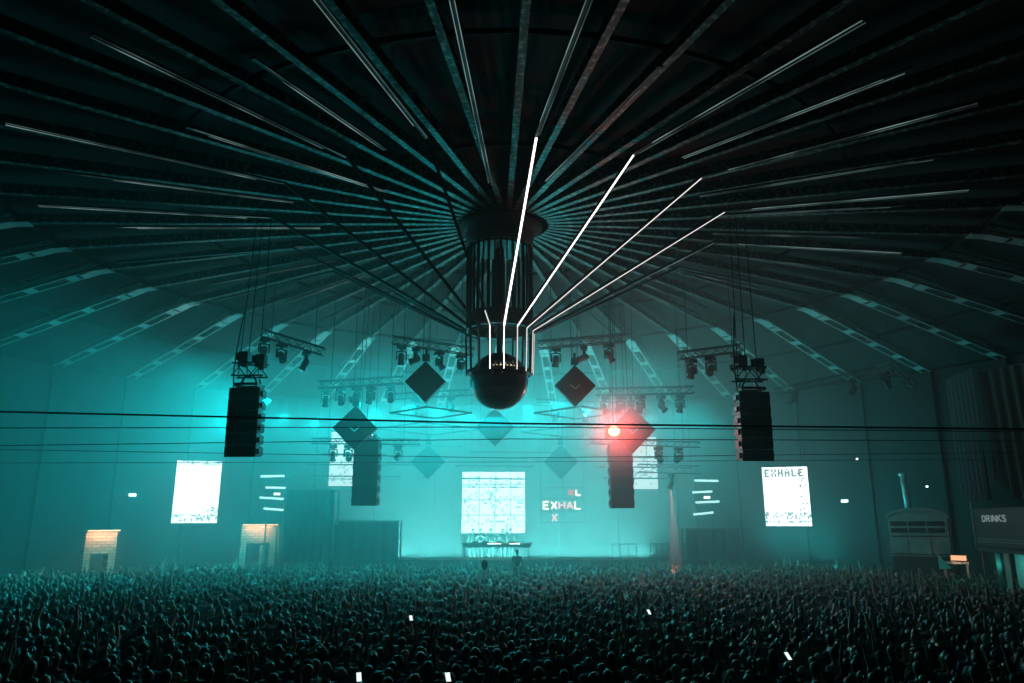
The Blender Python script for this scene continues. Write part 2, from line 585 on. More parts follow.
s_ur = screen_at('high white screen beside the right hanging speaker column', 616, 657, 437, 489, 46.5,
                 led_mat('upper right screen', .13, [(-1.4, 1.4, .1, 3.2, .12), (-.4, 1.3, .6, 1.1, .4)], SCREEN_E * .6, .45, 9.9), 4, 5)
for s in (s_mid, s_ul, s_ur):
    pass
# ------------------------------------------------------------------ ball chandelier in the middle of the roof
NT = 17
TH0 = 8.4
def outv(deg):
    t = math.radians(deg)
    return Vector((math.sin(t), -math.cos(t), 0))     # 0 degrees points at the camera's end of the hall
CX = -0.30
ch = thing('ball_chandelier', 'huge black ball chandelier with led tubes spreading from its cage across the roof', 'chandelier', (CX, 0, 8.0))
Z0 = 8.0
b = MB(); b.smooth = True
b.lathe([(1.6, 14.62 - Z0), (1.55, 14.5 - Z0), (1.32, 14.3 - Z0), (1.24, 14.2 - Z0), (1.24, 13.75 - Z0), (1.1, 13.75 - Z0), (1.1, 14.5 - Z0)], 34)
b.build('collar', M['grey'], ch)
b = MB(); b.lathe([(1.05, 14.5 - Z0), (1.05, 13.7 - Z0), (0.0, 13.7 - Z0)], 30); b.build('drum', M['black'], ch)
b = MB(); b.smooth = True
b.lathe([(0.16, 13.7 - Z0), (0.16, 10.9 - Z0), (0.10, 10.8 - Z0), (0.10, 9.7 - Z0)], 16); b.build('shaft', M['black'], ch)
b = MB()
b.lathe([(1.12, 11.2 - Z0), (1.21, 11.2 - Z0), (1.21, 10.62 - Z0), (1.12, 10.62 - Z0), (1.12, 11.2 - Z0)], 34)
for k in range(8):
    o = outv(k * 45 + 10); b.bar(o * .2 + Vector((0, 0, 10.9 - Z0)), o * 1.14 + Vector((0, 0, 10.9 - Z0)), .05, .12)
b.build('lower_ring', M['black'], ch)
b = MB(); b.lathe([(0.99, 9.14 - Z0), (1.16, 9.14 - Z0), (1.16, 9.06 - Z0), (0.99, 9.06 - Z0), (0.99, 9.14 - Z0)], 34); b.build('rim_ring', M['black'], ch)
b = MB()
b.box((-.1, -1.23, 10.66 - Z0), (.60, .03, .09)); b.build('cross_bar', M['grey'], ch)
for k in range(34):
    o = outv(TH0 + k * 360 / 34 + 5.3)
    b = MB(); w = .075 if k % 2 else .04
    b.bar(o * 1.17 + Vector((0, 0, 13.8 - Z0)), o * 1.17 + Vector((0, 0, 11.1 - Z0)), w, w, up=o)
    b.build('cage_bar', M['black'], ch)
b = MB(); b.smooth = True
b.ball((0, 0, 8.80 - Z0), 1.02, n=48, m=28)
ball = b.build('ball', M['gloss'], ch)
M['bead'] = glow('warm bead lamp', (1.0, 0.75, 0.45), 0.9)
for k in range(9):
    o = outv(-16 + k * 6.5)
    b = MB(); b.ball(o * 1.08 + Vector((0, 0, 9.17 - Z0)), .022 if k % 3 else .035, n=8, m=5)
    b.build('bead_lamp', M['bead'], ball)
LIT = {0: ('led_lit', 'led_lit', 'led_dim'), 1: ('led_half', 'led_lit', 'led_dim'), 2: ('led_half', 'led_half', 'led_dim'),
       3: ('led_half', 'led_half', 'led_dim'), 4: ('led_half', 'led_dim', 'led_dim'), 16: ('led_lit', None, 'led_dim'), 15: ('led_dim', None, 'led_dim'),
       14: (None, None, 'led_dim'), 13: (None, None, 'led_dim')}
ZR = 14.18
for k in range(NT):
    deg = TH0 + k * 360.0 / NT
    if k == 16: deg = -14.2
    if k == 15: deg = -34.3
    if k == 1: deg = 30.9
    o = outv(deg)
    side = Vector((o.y, -o.x, 0))
    rk = 7.6 if k in (0, 1, 16, 15) else 8.0
    p0 = o * 1.17 + Vector((0, 0, 9.02 - Z0)); p1 = o * 1.22 + Vector((0, 0, 10.58 - Z0))
    p2 = o * rk + Vector((0, 0, ZR - Z0)); p3 = o * (rk + 7.2) + Vector((0, 0, roof_z(rk + 7.2) - .16 - Z0))
    b = MB()
    b.bar(p0, p1, .05, .05, up=o); b.bar(p1, p2, .07, .09); b.bar(p2, p3, .09, .07)
    tube = b.build('led_tube', M['black'], ch)
    v, s, r_ = LIT.get(k, (None, None, None))
    if v:
        e = o * .035
        b = MB(); b.bar(p0 + e, p1 + e, .024, .02, up=o); b.build('led_strip', M[v], tube)
    dn = Vector((0, 0, -.055)) + o * .0
    if s:
        ww = .062 if k == 0 else (.040 if k == 1 else .028)
        b = MB(); b.bar(p1 + dn, p2 + dn, ww, .03); b.build('led_strip', M[s], tube)
    elif k == 16:
        q = p1 + (p2 - p1) * .10
        b = MB(); b.bar(p1 + dn, q + dn, .03, .03); b.build('led_strip', M['led_half'], tube)
    if r_:
        for sd in (-.06, .06):
            b = MB(); q0 = p2 + (p3 - p2) * (.02 if sd < 0 else .12)
            b.bar(q0 + dn + side * sd, p3 + dn + side * sd, .017, .02); b.build('led_strip', M[r_ if sd > 0 else 'led_faint'], tube)

# led battens on the roof between the tubes
lb_first = None
def make_batten(name, label, deg, r0, r1, off):
    o = outv(deg); side = Vector((o.y, -o.x, 0))
    t = thing(name, label, 'light batten', (CX, 0, 14.0), 0, 'led battens along the roof')
    b = MB()
    p0 = o * r0 + Vector((0, 0, roof_z(r0) - .12 - 14)); p1 = o * r1 + Vector((0, 0, roof_z(r1) - .12 - 14))
    b.bar(p0, p1, .12, .06); b.build('rail', M['black'], t)
    for sd in (-.05, .05):
        b = MB(); q = p1 + (p0 - p1) * off * (1 if sd > 0 else .3)
        dn = Vector((0, 0, -.04))
        b.bar(p0 + side * sd + dn, q + side * sd + dn, .017, .02); b.build('led_strip', M['led_dim'] if (sd > 0 or off < .15) and -90 < deg < 45 else M['led_faint'], t)
bat = [(-3.2, 4.2, 13.2, 0), (-25.5, 7.3, 12.4, .2), (-45, 5.2, 11.5, .1), (-66, 7.4, 14, .2), (-84, 6.5, 13.5, .1), (-98, 7.5, 13.0, .3), (-112, 7.2, 13.6, .2), (-128, 7.0, 13.0, .1),
       (19.5, 4.6, 11.5, .5), (41, 8.2, 14.5, .1), (62, 7.4, 14.2, .1), (76, 7.3, 13.6, .2), (88, 7.8, 13.2, .1), (102, 7.0, 13.8, .2), (117, 7.4, 13.0, .1), (132, 7.2, 13.2, .2)]
ln = rn = 0
for deg, r0, r1, off in bat:
    if deg < 0: lab = 'dim double led batten on the dark roof, %s left of the chandelier' % ORD[ln]; ln += 1
    else: lab = 'dim double led batten on the dark roof, %s right of the chandelier' % ORD[rn]; rn += 1
    make_batten('led_batten', lab, deg, r0, r1, off)

# ------------------------------------------------------------------ hanging speaker arrays
def speaker_array(label, top, n, wid, hb, dep, rz, motors=True, wires=True, splay=0.7):
    t = thing('speaker_array', label, 'loudspeaker array', top, rz)
    z = 0.0; ang = 0.0; y = 0.0
    for k in range(n):
        bx = MB()
        h2 = hb / 2
        front, back = -dep / 2, dep / 2
        # side outline: tall in front, short behind
        poly = [(front, -h2 + .003), (front, h2 - .003), (back * .2, h2 - .01), (back, h2 * .66), (back, -h2 * .66), (back * .2, -h2 + .01)]
        ca, sa = math.cos(ang), math.sin(ang)
        pts = []
        for yy, zz in poly:
            pts.append((y + yy * ca - zz * sa, z - h2 + yy * sa + zz * ca))
        nv = len(pts)
        vs_ = [(-wid / 2, p[0], p[1]) for p in pts] + [(wid / 2, p[0], p[1]) for p in pts]
        bx.add(vs_, [tuple(range(nv)), tuple(range(2 * nv - 1, nv - 1, -1))] + [((i + 1) % nv, i, nv + i, nv + (i + 1) % nv) for i in range(nv)])
        box = bx.build('cabinet', M['black'], t)
        g = MB()
        g.box((0, y + (front - .012) * ca, z - h2), (wid - .06, .02, hb - .07), Matrix.Rotation(ang, 3, 'X'))
        g.build('grille', M['blackfab'], box)
        for sx in (-1, 1):
            f = MB()
            f.box((sx * (wid / 2 + .03), y + front * .1, z - h2), (.06, dep * .5, hb * .42), Matrix.Rotation(ang, 3, 'X'))
            f.build('rigging_plate', M['black'], box)
        z -= hb; ang += math.radians(splay); y += math.sin(ang) * hb * .6
    bm_ = MB()
    for sx in (-.36, .36):
        bm_.bar((sx * wid, -dep * .5, .10), (sx * wid, dep * .55, .10), .06, .10)
        bm_.bar((sx * wid, 0, .0), (sx * wid * .4, 0, .42), .05, .05)
        bm_.bar((sx * wid, .2, .0), (sx * wid * .7, .2, .35), .04, .04)
    for sy in (-dep * .45, dep * .5):
        bm_.bar((-wid * .4, sy, .12), (wid * .4, sy, .12), .06, .08)
    bm_.build('bumper', M['black'], t)
    if motors:
        tr = MB(); tr.truss((-wid * .52, 0, .62), (wid * .52, 0, .62), .42, .030, .30); tr.build('truss_piece', M['black'], t)
        for sx, zz in ((-.22, 1.02), (.34, .92)):
            mo = MB()
            mo.box((sx * wid, .02, zz), (.30, .28, .42)); mo.box((sx * wid - .20, .02, zz + .06), (.16, .2, .24))
            mo.smooth = True; mo.ball((sx * wid + .05, -.1, zz - .24), .09, n=10, m=6)
            mo.build('chain_motor', M['black'], t)
        mb_ = MB(); mb_.lathe([(.09, .66), (.10, .72), (.10, .9), (.07, .96)], 10, (wid * .40, -.1, -.05)); mb_.build('cable_drum', M['grey'], t)
    if wires:
        for sx in (-.38, -.10, .28):
            c = MB(); c.tube((sx * wid, 0, .5), (sx * wid * .75 + .06, .1, top_z(9.0) - top[2]), .016, 5); c.build('hoist_cable', M['cable'], t)
        c = MB(); pts = [Vector((-.46 * wid, -.1, .0)), Vector((-.5 * wid, -.1, .6)), Vector((-.48 * wid, -.05, 1.3)), Vector((-.36 * wid, 0, 2.6))]
        c.path(pts, .022, 5); c.build('signal_cable', M['cable'], t)
    return t
DA = 24.0
pl = at(248.5, 389, DA); pr = at(750.5, 393, DA)
speaker_array('black line array of speaker cabinets hanging on the left in front of the haze', pl, 6, 1.0, .365, .62, math.radians(-3))
speaker_array('black line array of speaker cabinets hanging on the right in front of the haze', pr, 6, 1.0, .365, .62, math.radians(3))
DS = 35.0
speaker_array('tall dark speaker column hanging beside the high left screen', at(368.5, 440, DS), 6, 1.12, .50, .9, 0, False, True, 0.0)
speaker_array('tall dark speaker column hanging beside the high right screen under the red lamp', at(619.5, 445, DS), 6, 1.02, .48, .9, 0, False, True, 0.0)

# ------------------------------------------------------------------ diamond panels
M['diamond'] = mat('charcoal diamond panel', (0.02, 0.022, 0.024), 0.6)
M['mark'] = mat('white printed mark', (0.55, 0.57, 0.57), 0.6)
def diamond(label, px, py, half_px, d, mark=True, hang=True):
    c = at(px, py, d)
    dp = (Vector((0, 0, 1)))
    hw = half_px / FPX * (d * 1.05)
    t = thing('diamond_panel', label, 'hanging panel', c, 0, 'diamond panels hanging over the stage')
    b = MB()
    k = hw - .05
    b.prism([(0, -hw), (hw, 0), (0, hw), (-hw, 0)], -.12, .25)
    b.build('box', M['diamond'], t)
    f = MB()
    r = hw * .95; r2 = hw * .88
    q = [(0, -r), (r, 0), (0, r), (-r, 0)]; q2 = [(0, -r2), (r2, 0), (0, r2), (-r2, 0)]
    f.add([(x, -.135, z) for x, z in q] + [(x, -.135, z) for x, z in q2] + [(x, -.118, z) for x, z in q] + [(x, -.118, z) for x, z in q2],
          [(0, 1, 5, 4), (1, 2, 6, 5), (2, 3, 7, 6), (3, 0, 4, 7), (0, 8, 9, 1), (1, 9, 10, 2), (2, 10, 11, 3), (3, 11, 8, 0), (4, 5, 13, 12), (5, 6, 14, 13), (6, 7, 15, 14), (7, 4, 12, 15)])
    f.build('rim', M['black'], t)
    if mark:
        g = MB()
        s = hw * .16
        g.bar((-s * 1.5, -.14, s * .3), (0, -.14, -s), .05, .02, up=(0, 1, 0)); g.bar((0, -.14, -s), (s * 1.5, -.14, s * .3), .05, .02, up=(0, 1, 0))
        g.build('chevron_mark', M['mark'], t)
    h = MB()
    h.box((0, .05, hw + .16), (.30, .3, .3)); h.tube((0, .05, hw + .3), (0, .05, hw + .55), .06, 8)
    h.build('hanger', M['black'], t)
    wv = MB()
    for sx in (-.12, .12):
        wv.tube((sx, .05, hw + .3), (sx * 1.5, .05, top_z(math.hypot(c.x, c.y)) - c.z), .014, 4)
    wv.build('hoist_cable', M['cable'], t)
    return t
diamond('dark diamond panel hanging left of the black ball', 425.5, 382, 20, 31.0, False)
diamond('dark diamond panel hanging right of the black ball', 575, 386, 20, 31.0)
diamond('diamond panel with white chevron hanging over the high left screen', 355, 428, 21, 33.0)
diamond('diamond panel lit red hanging behind the red lamp', 632, 430, 22, 33.0)
diamond('pale hazy diamond panel hanging above the middle of the stage', 495, 427, 18, 39.0, False)
diamond('faint hazy diamond panel low above the pixel lettering', 561, 462, 16, 43.0, False)
diamond('faint hazy diamond panel low to the left of the square screen', 428, 462, 16, 43.0, False)

# ------------------------------------------------------------------ moving head lamps and trusses
M['lens'] = mat('dark lens glass', (0.02, 0.02, 0.025), 0.08, 0.0, 0.6)
def make_head(tilt):
    t = thing('moving_head_lamp', 'x', 'stage lamp', (0, 0, 0), 0, 'moving head lamps on the trusses')
    b = MB()
    b.box((0, 0, -.16), (.38, .30, .16)); b.box((-.12, 0, -.04), (.05, .06, .1)); b.box((.12, 0, -.04), (.05, .06, .1))
    b.build('base', M['black'], t)
    y = MB()
    y.lathe([(.09, -.30), (.09, -.24)], 12)
    y.box((0, 0, -.32), (.44, .12, .05))
    for sx in (-.2, .2): y.box((sx, 0, -.50), (.05, .13, .36))
    y.build('yoke', M['black'], t)
    h = MB(); h.smooth = True
    R_ = Matrix.Rotation(tilt, 3, 'X')
    prof = [(.05, .20), (.11, .17), (.14, .05), (.14, -.05), (.12, -.16), (.16, -.26), (.16, -.30), (.13, -.30)]
    n = 14
    vs_ = []
    for r, z in prof:
        for i in range(n):
            a = 2 * PI * i / n
            vs_.append(R_ @ Vector((r * math.cos(a), r * math.sin(a), z)) + Vector((0, 0, -.58)))
    fs = []
    for k in range(len(prof) - 1):
        for i in range(n):
            j = (i + 1) % n
            fs.append((k * n + j, k * n + i, (k + 1) * n + i, (k + 1) * n + j))
    fs.append(tuple(range(n)))
    h.add(vs_, fs)
    hd = h.build('head', M['black'], t)
    l = MB()
    l.add([R_ @ Vector((.13 * math.cos(2 * PI * i / n), .13 * math.sin(2 * PI * i / n), -.297)) + Vector((0, 0, -.58)) for i in range(n)] +
          [R_ @ Vector((0, 0, -.325)) + Vector((0, 0, -.58))], [(i, n, (i + 1) % n) for i in range(n)])
    l.build('lens', M['lens'], hd)
    return t
HEADS = [make_head(math.radians(a)) for a in (25, -40, 70)]
USED = [False] * 3
def head(label, pos, kind, rz, scale=1.0):
    if not USED[kind]:
        USED[kind] = True; o = HEADS[kind]; o.location = pos; o.rotation_euler = (0, 0, rz); tag(o, label)
    else:
        o = dup(HEADS[kind], pos, rz, label)
    o.scale = (scale,) * 3
    return o
def truss(label, p0, p1, w_=.30, hang=True, name='lighting_truss'):
    p0, p1 = Vector(p0), Vector(p1)
    mid = (p0 + p1) / 2
    t = thing(name, label, 'truss', mid)
    b = MB(); b.truss(p0 - mid, p1 - mid, w_, .024, w_ * 1.4); b.build('frame', M['alu'], t)
    if hang:
        for f in (.15, .85):
            q = p0 + (p1 - p0) * f
            zr = top_z(min(26.5, math.hypot(q.x, q.y)))
            c = MB(); c.tube(q - mid, Vector((q.x, q.y, zr)) - mid, .014, 4); c.build('hoist_cable', M['cable'], t)
    return t
def heads_on(p0, p1, specs, where, w_=.3):
    for i, (f, kind, rz) in enumerate(specs):
        q = Vector(p0) + (Vector(p1) - Vector(p0)) * f
        if len(specs) == 1: lab = 'black moving head lamp under %s' % where
        else: lab = 'moving head lamp under %s, %s from left end' % (where, ORD[i])
        head(lab, q - Vector((0, 0, w_ / 2 - .02)), kind, rz, 1.0)
p0, p1 = at(262, 333, 30), at(324, 352, 30)
truss('short slanting truss hanging above and right of the left speaker array', p0, p1)
heads_on(p0, p1, [(.05, 0, .4), (.33, 1, .8), (.72, 0, 2.0)], 'the slanting truss by the left array')
p0, p1 = at(678, 356, 30), at(742, 348, 30)
truss('short truss hanging above and left of the right speaker array', p0, p1)
heads_on(p0, p1, [(.2, 0, .4), (.5, 1, -.6), (.9, 2, 2.0)], 'the short truss by the right array')
# curved truss on the right
pts = [at(x, y, dd) for x, y, dd in ((776, 392, 39), (808, 385, 38), (846, 377, 37), (876, 370, 36), (892, 366, 35), (904, 376, 33.5), (914, 388, 32.5))]
ct = thing('lighting_truss', 'pale curved truss on the right beyond the right speaker array', 'truss', pts[3])
b = MB()
for a_, b_ in zip(pts, pts[1:]): b.truss(a_ - pts[3], b_ - pts[3], .30, .024, .42)
b.build('frame', M['alu'], ct)
for q in (pts[1], pts[4]):
    c = MB(); c.tube(q - pts[3], Vector((q.x, q.y, top_z(math.hypot(q.x, q.y)))) - pts[3], .014, 4); c.build('hoist_cable', M['cable'], ct)
head('moving head lamp hanging from the left end of the curved truss', pts[0] * .45 + pts[1] * .55 - Vector((0, 0, .13)), 2, .6)
head('moving head lamp with a warm glint under the middle of the curved truss', pts[2] * .8 + pts[3] * .2 - Vector((0, 0, .13)), 0, 1.0)
head('moving head lamp folded up near the bend of the curved truss', pts[3] * .5 + pts[4] * .5 - Vector((0, 0, .13)), 1, 2.0)
RIG = [
    # label, px0, py0, px1, py1, d, width, heads
    ('truss above the left diamond panel with the chevron', 'the truss over the left chevron diamond', 318, 385, 404, 380, 34.0, .32, [(.1, 0, .2), (.27, 1, .5), (.45, 2, 2.2), (.62, 0, .9), (.85, 1, .2)]),
    ('truss above the red lamp on the right', 'the truss over the red lamp', 596, 392, 694, 390, 34.0, .32, [(.08, 1, .2), (.25, 2, .5), (.45, 0, 2.2), (.66, 1, .9), (.85, 0, .2)]),
    ('truss above the diamond panel left of the ball', 'the truss just left of the ball', 392, 340, 474, 352, 31.5, .32, [(.12, 0, .2), (.3, 2, 1.5), (.58, 1, 2.2), (.85, 0, .9)]),
    ('truss above the diamond panel right of the ball', 'the truss just right of the ball', 538, 345, 626, 338, 31.5, .32, [(.2, 0, .2), (.52, 2, 1.5), (.8, 1, 2.2)]),
    ('long low truss in the haze left of the ball', 'the hazy truss left of the ball', 388, 397, 478, 392, 40.0, .30, [(.3, 0, .2), (.7, 1, .2)]),
    ('long low truss in the haze right of the ball', 'the hazy truss right of the ball', 536, 402, 632, 406, 40.0, .30, [(.2, 0, .2), (.5, 1, .2), (.75, 2, .2)]),
    ('dark truss crossing the right screen above the pink beam', 'the dark truss above the pink beam', 638, 468, 700, 470, 41.0, .42, [(.53, 0, 1.2)]),
    ('truss crossing the top of the high left screen', 'the truss crossing the high left screen', 312, 441, 420, 442, 38.0, .26, [(.2, 0, .2), (.34, 1, .5), (.8, 2, .2)]),
    ('truss crossing the top of the high right screen', 'the truss crossing the high right screen', 590, 441, 700, 445, 38.0, .26, [(.2, 0, .2), (.62, 1, .5), (.8, 2, .2)]),
]
for lab, al, x0, y0, x1, y1, d, w_, hs in RIG:
    p0, p1 = at(x0, y0, d), at(x1, y1, d)
    truss(lab, p0, p1, w_)
    heads_on(p0, p1, hs, al, w_)
# pipes in front of the screens
def pipe(label, p0, p1, r, m='black', cat='pipe', name='rigging_pipe'):
    p0, p1 = Vector(p0), Vector(p1)
    mid = (p0 + p1) / 2
    t = thing(name, label, cat, mid)
    b = MB(); b.tube(p0 - mid, p1 - mid, r, 8); b.build('tube', M[m], t)
    for f in (.03, .97):
        c = MB()
        q = p0 + (p1 - p0) * f - mid
        d = (p1 - p0).normalized() * .04
        c.tube(q - d, q + d, r * 1.5, 8); c.build('end_cap', M['cable'], t)
    for f in (.12, .88):
        c = MB()
        q = p0 + (p1 - p0) * f
        c.tube(q - mid, Vector((q.x, q.y, top_z(min(26.5, math.hypot(q.x, q.y))))) - mid, .008, 4); c.build('hoist_cable', M['cable'], t)
    return t
for lab, x0, x1, y, d, r in [
    ('dark pipe crossing the high left screen, topmost of three', 322, 386, 454, 42, .055),
    ('dark pipe crossing the high left screen, middle of three', 306, 416, 464.5, 43, .05),
    ('dark pipe crossing the high left screen, lowest of three', 312, 400, 476, 44, .05),
    ('dark pipe crossing the high right screen, topmost of three', 604, 668, 457, 42, .055),
    ('dark pipe crossing the high right screen, middle of three', 598, 692, 467, 43, .05),
    ('dark pipe crossing the high right screen, lowest of three', 603, 676, 478, 44, .05),
    ('dark pipe hanging just above the square middle screen', 455, 534, 466, 46, .07),
    ('dark pipe across the top edge of the square middle screen', 462, 528, 478.5, 47, .05),
    ('dark pipe crossing the upper rows of the square middle screen', 462, 526, 487, 47.5, .025),
    ('pale pipe running out left of the stage to the white battens', 286, 352, 478.5, 43, .03),
    ('dark pipe in the haze below the ball', 470, 556, 452, 44, .04),
    ('dark pipe in the haze left of the square screen', 392, 462, 446, 44, .045)]:
    pipe(lab, at(x0, y, d), at(x1, y + .6, d), r * .8, 'grey' if 'pale' in lab else 'black')
# level square frames hung corner-on over the stage
def level_frame(label, px, py, half_px, d):
    c = at(px, py, d)
    h = half_px / FPX * d * 1.05
    t = thing('level_frame', label, 'frame', c, 0, 'square pipe frames hung level over the stage')
    cs = [Vector((0, -h, 0)), Vector((h, 0, 0)), Vector((0, h, 0)), Vector((-h, 0, 0))]
    for i in range(4):
        b = MB(); b.bar(cs[i], cs[(i + 1) % 4], .07, .07); b.build('side_bar', M['black'], t)
    b = MB()
    for q in cs: b.tube(q, (q.x, q.y, top_z(min(26, math.hypot(c.x + q.x, c.y + q.y))) - c.z), .007, 4)
    b.build('bridle', M['cable'], t)
level_frame('square pipe frame hung level left of the ball, upper one', 431, 413, 39, 36.5)
level_frame('square pipe frame hung level left of the ball, lower one', 428, 429, 50, 41)
level_frame('square pipe frame hung level right of the ball, upper one', 578, 413, 42, 36.5)
level_frame('square pipe frame hung level right of the ball, lower one', 570, 432, 46, 41)

# ------------------------------------------------------------------ red lamp
rl = at(614, 431, 31.5)
t = thing('red_strobe_lamp', 'glaring red lamp in front of the right diamond panel', 'stage lamp', rl)
b = MB(); b.box((0, .16, 0), (.60, .2, .52)); b.box((-.34, .12, 0), (.05, .1, .6)); b.box((.34, .12, 0), (.05, .1, .6)); b.build('housing', M['black'], t)
M['red'] = glow('red lamp glass', (1.0, 0.30, 0.18), 7.0)
b = MB(); b.smooth = True; b.ball((0, .02, 0), .24, .07, .22, n=16, m=10); b.build('lamp_glass', M['red'], t)
b = MB(); b.tube((0, .16, .17), (0, .16, top_z(6) - rl.z), .02, 6); b.build('hanger', M['black'], t)
lo = lamp('red_lamp', rl + Vector((0, -.14, 0)), 560, (1.0, 0.06, 0.04))
# added ball of denser haze that spreads a glow round the red lamp
pm = bpy.data.materials.new('added glow haze')
pm.use_nodes = True
nt = pm.node_tree
nt.nodes.remove(nt.nodes['Principled BSDF'])
pv = nt.nodes.new('ShaderNodeVolumeScatter')
pv.inputs['Color'].default_value = (0.9, 0.9, 0.9, 1)
pt = nt.nodes.new('ShaderNodeTexCoord')
pl_ = nt.nodes.new('ShaderNodeVectorMath'); pl_.operation = 'LENGTH'
nt.links.new(pt.outputs['Object'], pl_.inputs[0])
pr_ = nt.nodes.new('ShaderNodeMapRange'); pr_.interpolation_type = 'SMOOTHSTEP'
pr_.inputs['From Min'].default_value = 0.0; pr_.inputs['From Max'].default_value = 2.2
pr_.inputs['To Min'].default_value = 0.34; pr_.inputs['To Max'].default_value = 0.0
nt.links.new(pl_.outputs['Value'], pr_.inputs['Value'])
nt.links.new(pr_.outputs['Result'], pv.inputs['Density'])
nt.links.new(pv.outputs[0], nt.nodes['Material Output'].inputs['Volume'])
b = MB(); b.ball((0, 0, 0), 2.25, n=24, m=14)
tag(b.build('glow_haze_ball', pm, None, rl + Vector((0, -.2, 0))), 'added ball of haze glowing red around the red lamp', 'smoke', None, 'stuff')
# pink beam pointing down at the crowd from the right-hand truss
bp = at(671, 486.5, 40.6)
lamp('pink_beam', bp, 8500, (1.0, 0.22, 0.17), at(680, 640, 39.5), 13.5, .5)

# ------------------------------------------------------------------ long cables across the hall
def cable(label, pts, r):
    pts = [Vector(p) for p in pts]
    c = MB()
    out = []
    for a_, b_ in zip(pts, pts[1:]):
        for k in range(6): out.append(a_ + (b_ - a_) * (k / 6))
    out.append(pts[-1])
    o = pts[0].copy()
    c.path([p - o for p in out], r, 5)
    tag(c.build('overhead_cable', M['cable'], None, o), label, 'cable', 'cables strung across the hall')
def wire(label, ys, d, r):
    """strung wall to wall; ys = photo heights at left, middle, right"""
    xl = at(-30, ys[0], d); xr = at(1054, ys[2], d)
    cable(label, [xl, at(512, ys[1], d), xr], r)
wire('heavy black cable strung across the hall below the speaker arrays', (411, 423.5, 429.5), 17.0, .022)
wire('black cable just under the heavy one across the hall', (428, 427, 432), 20.0, .013)
wire('thin cable across the hall at the middle of the red lamp', (446, 439, 441), 24.0, .014)
wire('thin cable across the hall above the white screens', (449, 458, 452), 27.0, .012)
wire('lowest thin cable across the hall just above the side screens', (463, 462, 459), 30.0, .012)
# ------------------------------------------------------------------ stage
M['stage'] = mat('dark stage cloth', (0.02, 0.022, 0.022), 0.9, noise=(2.0, 0.3))
M['deck'] = mat('black stage deck', (0.025, 0.026, 0.027), 0.5)
st = thing('stage', 'dark raised stage under the white screens behind the crowd', 'stage', (0, 21.6, 0))
b = MB(); b.box((0, 0, 1.72), (26, 3.6, .16)); b.build('deck', M['deck'], st)
b = MB()
n = 120
for i in range(n):
    x0 = -13 + 26 * i / n; x1 = -13 + 26 * (i + 1) / n
    y0 = -1.78 + .04 * math.sin(i * 1.9); y1 = -1.78 + .04 * math.sin((i + 1) * 1.9)
    b.add([(x0, y0, 0.02), (x1, y1, 0.02), (x1, y1, 1.66), (x0, y0, 1.66)], [(0, 1, 2, 3)])
b.build('skirt', M['stage'], st)
for x in (-12.6, -6.3, 0, 6.3, 12.6):
    for y in (-1.5, 1.5):
        b = MB(); b.box((x, y, .82), (.08, .08, 1.64)); b.build('leg', M['grey'], st)
def table_booth():
    c = at(497, 541, 46.2)
    t = thing('dj_table', 'low table with white light edges in front of the square screen', 'table', (c.x, c.y, 1.8))
    b = MB(); b.box((0, 0, .92), (4.2, .8, .08)); b.build('tabletop', M['deck'], t)
    b = MB(); b.box((0, -.30, .80), (4.0, .05, .18)); b.build('front_panel', M['stage'], t)
    for sx in (-1.9, 1.9):
        b = MB(); b.box((sx, .1, .44), (.07, .6, .88)); b.build('leg', M['grey'], t)
    for x0, x1 in ((-.55, .25), (.75, 1.35)):
        b = MB(); b.box(((x0 + x1) / 2, -.41, .93), (x1 - x0, .03, .06)); b.build('light_edge', M['white_lamp'], t)
    for k, x in enumerate((-1.3, -.7, .2, .9)):
        b = MB(); b.box((x, 0, 1.01), (.38, .4, .10)); b.box((x, -.02, 1.07), (.16, .16, .02)); b.build('player_deck', M['black'], t)
table_booth()
# side towers of the stage: open scaffold with a cloth front
def tower(label, px0, px1, py0, d, zb):
    a_ = at(px0, py0, d); c_ = at(px1, py0, d)
    cx = (a_.x + c_.x) / 2; wd = c_.x - a_.x
    t = thing('stage_tower', label, 'scaffold tower', (cx, a_.y, 0))
    H = a_.z
    for sx in (-1, 1):
        for sy in (-.6, .6):
            b = MB(); b.tube((sx * wd / 2, sy, 0.0), (sx * wd / 2, sy, H), .05, 8); b.build('post', M['black'], t)
    b = MB()
    for z in (H - .05, (H + zb) / 2, zb):
        b = MB()
        for sy in (-.6, .6): b.tube((-wd / 2, sy, z), (wd / 2, sy, z), .035, 6)
        for sx in (-1, 1): b.tube((sx * wd / 2, -.6, z), (sx * wd / 2, .6, z), .035, 6)
        b.build('rail', M['black'], t)
    b = MB()
    nn = 40
    for i in range(nn):
        x0 = -wd / 2 + wd * i / nn; x1 = -wd / 2 + wd * (i + 1) / nn
        y0 = -.66 + .02 * math.sin(i * .9 + .5 * math.sin(i)); y1 = -.66 + .02 * math.sin((i + 1) * .9 + .5 * math.sin(i + 1))
        b.add([(x0, y0, zb), (x1, y1, zb), (x1, y1, H - .1), (x0, y0, H - .1)], [(0, 1, 2, 3)])
    b.build('cloth', M['stage'], t)
    return t
tower('cloth-fronted scaffold tower on the left of the stage beside the white battens', 291, 337, 490, 43, 1.9)
tower('cloth-fronted scaffold tower on the right of the stage under the crossing truss', 684, 735, 528, 44, 1.9)
tower('lower cloth-fronted scaffold tower between the left tower and the stage middle', 338, 400, 520, 44.5, 1.9)
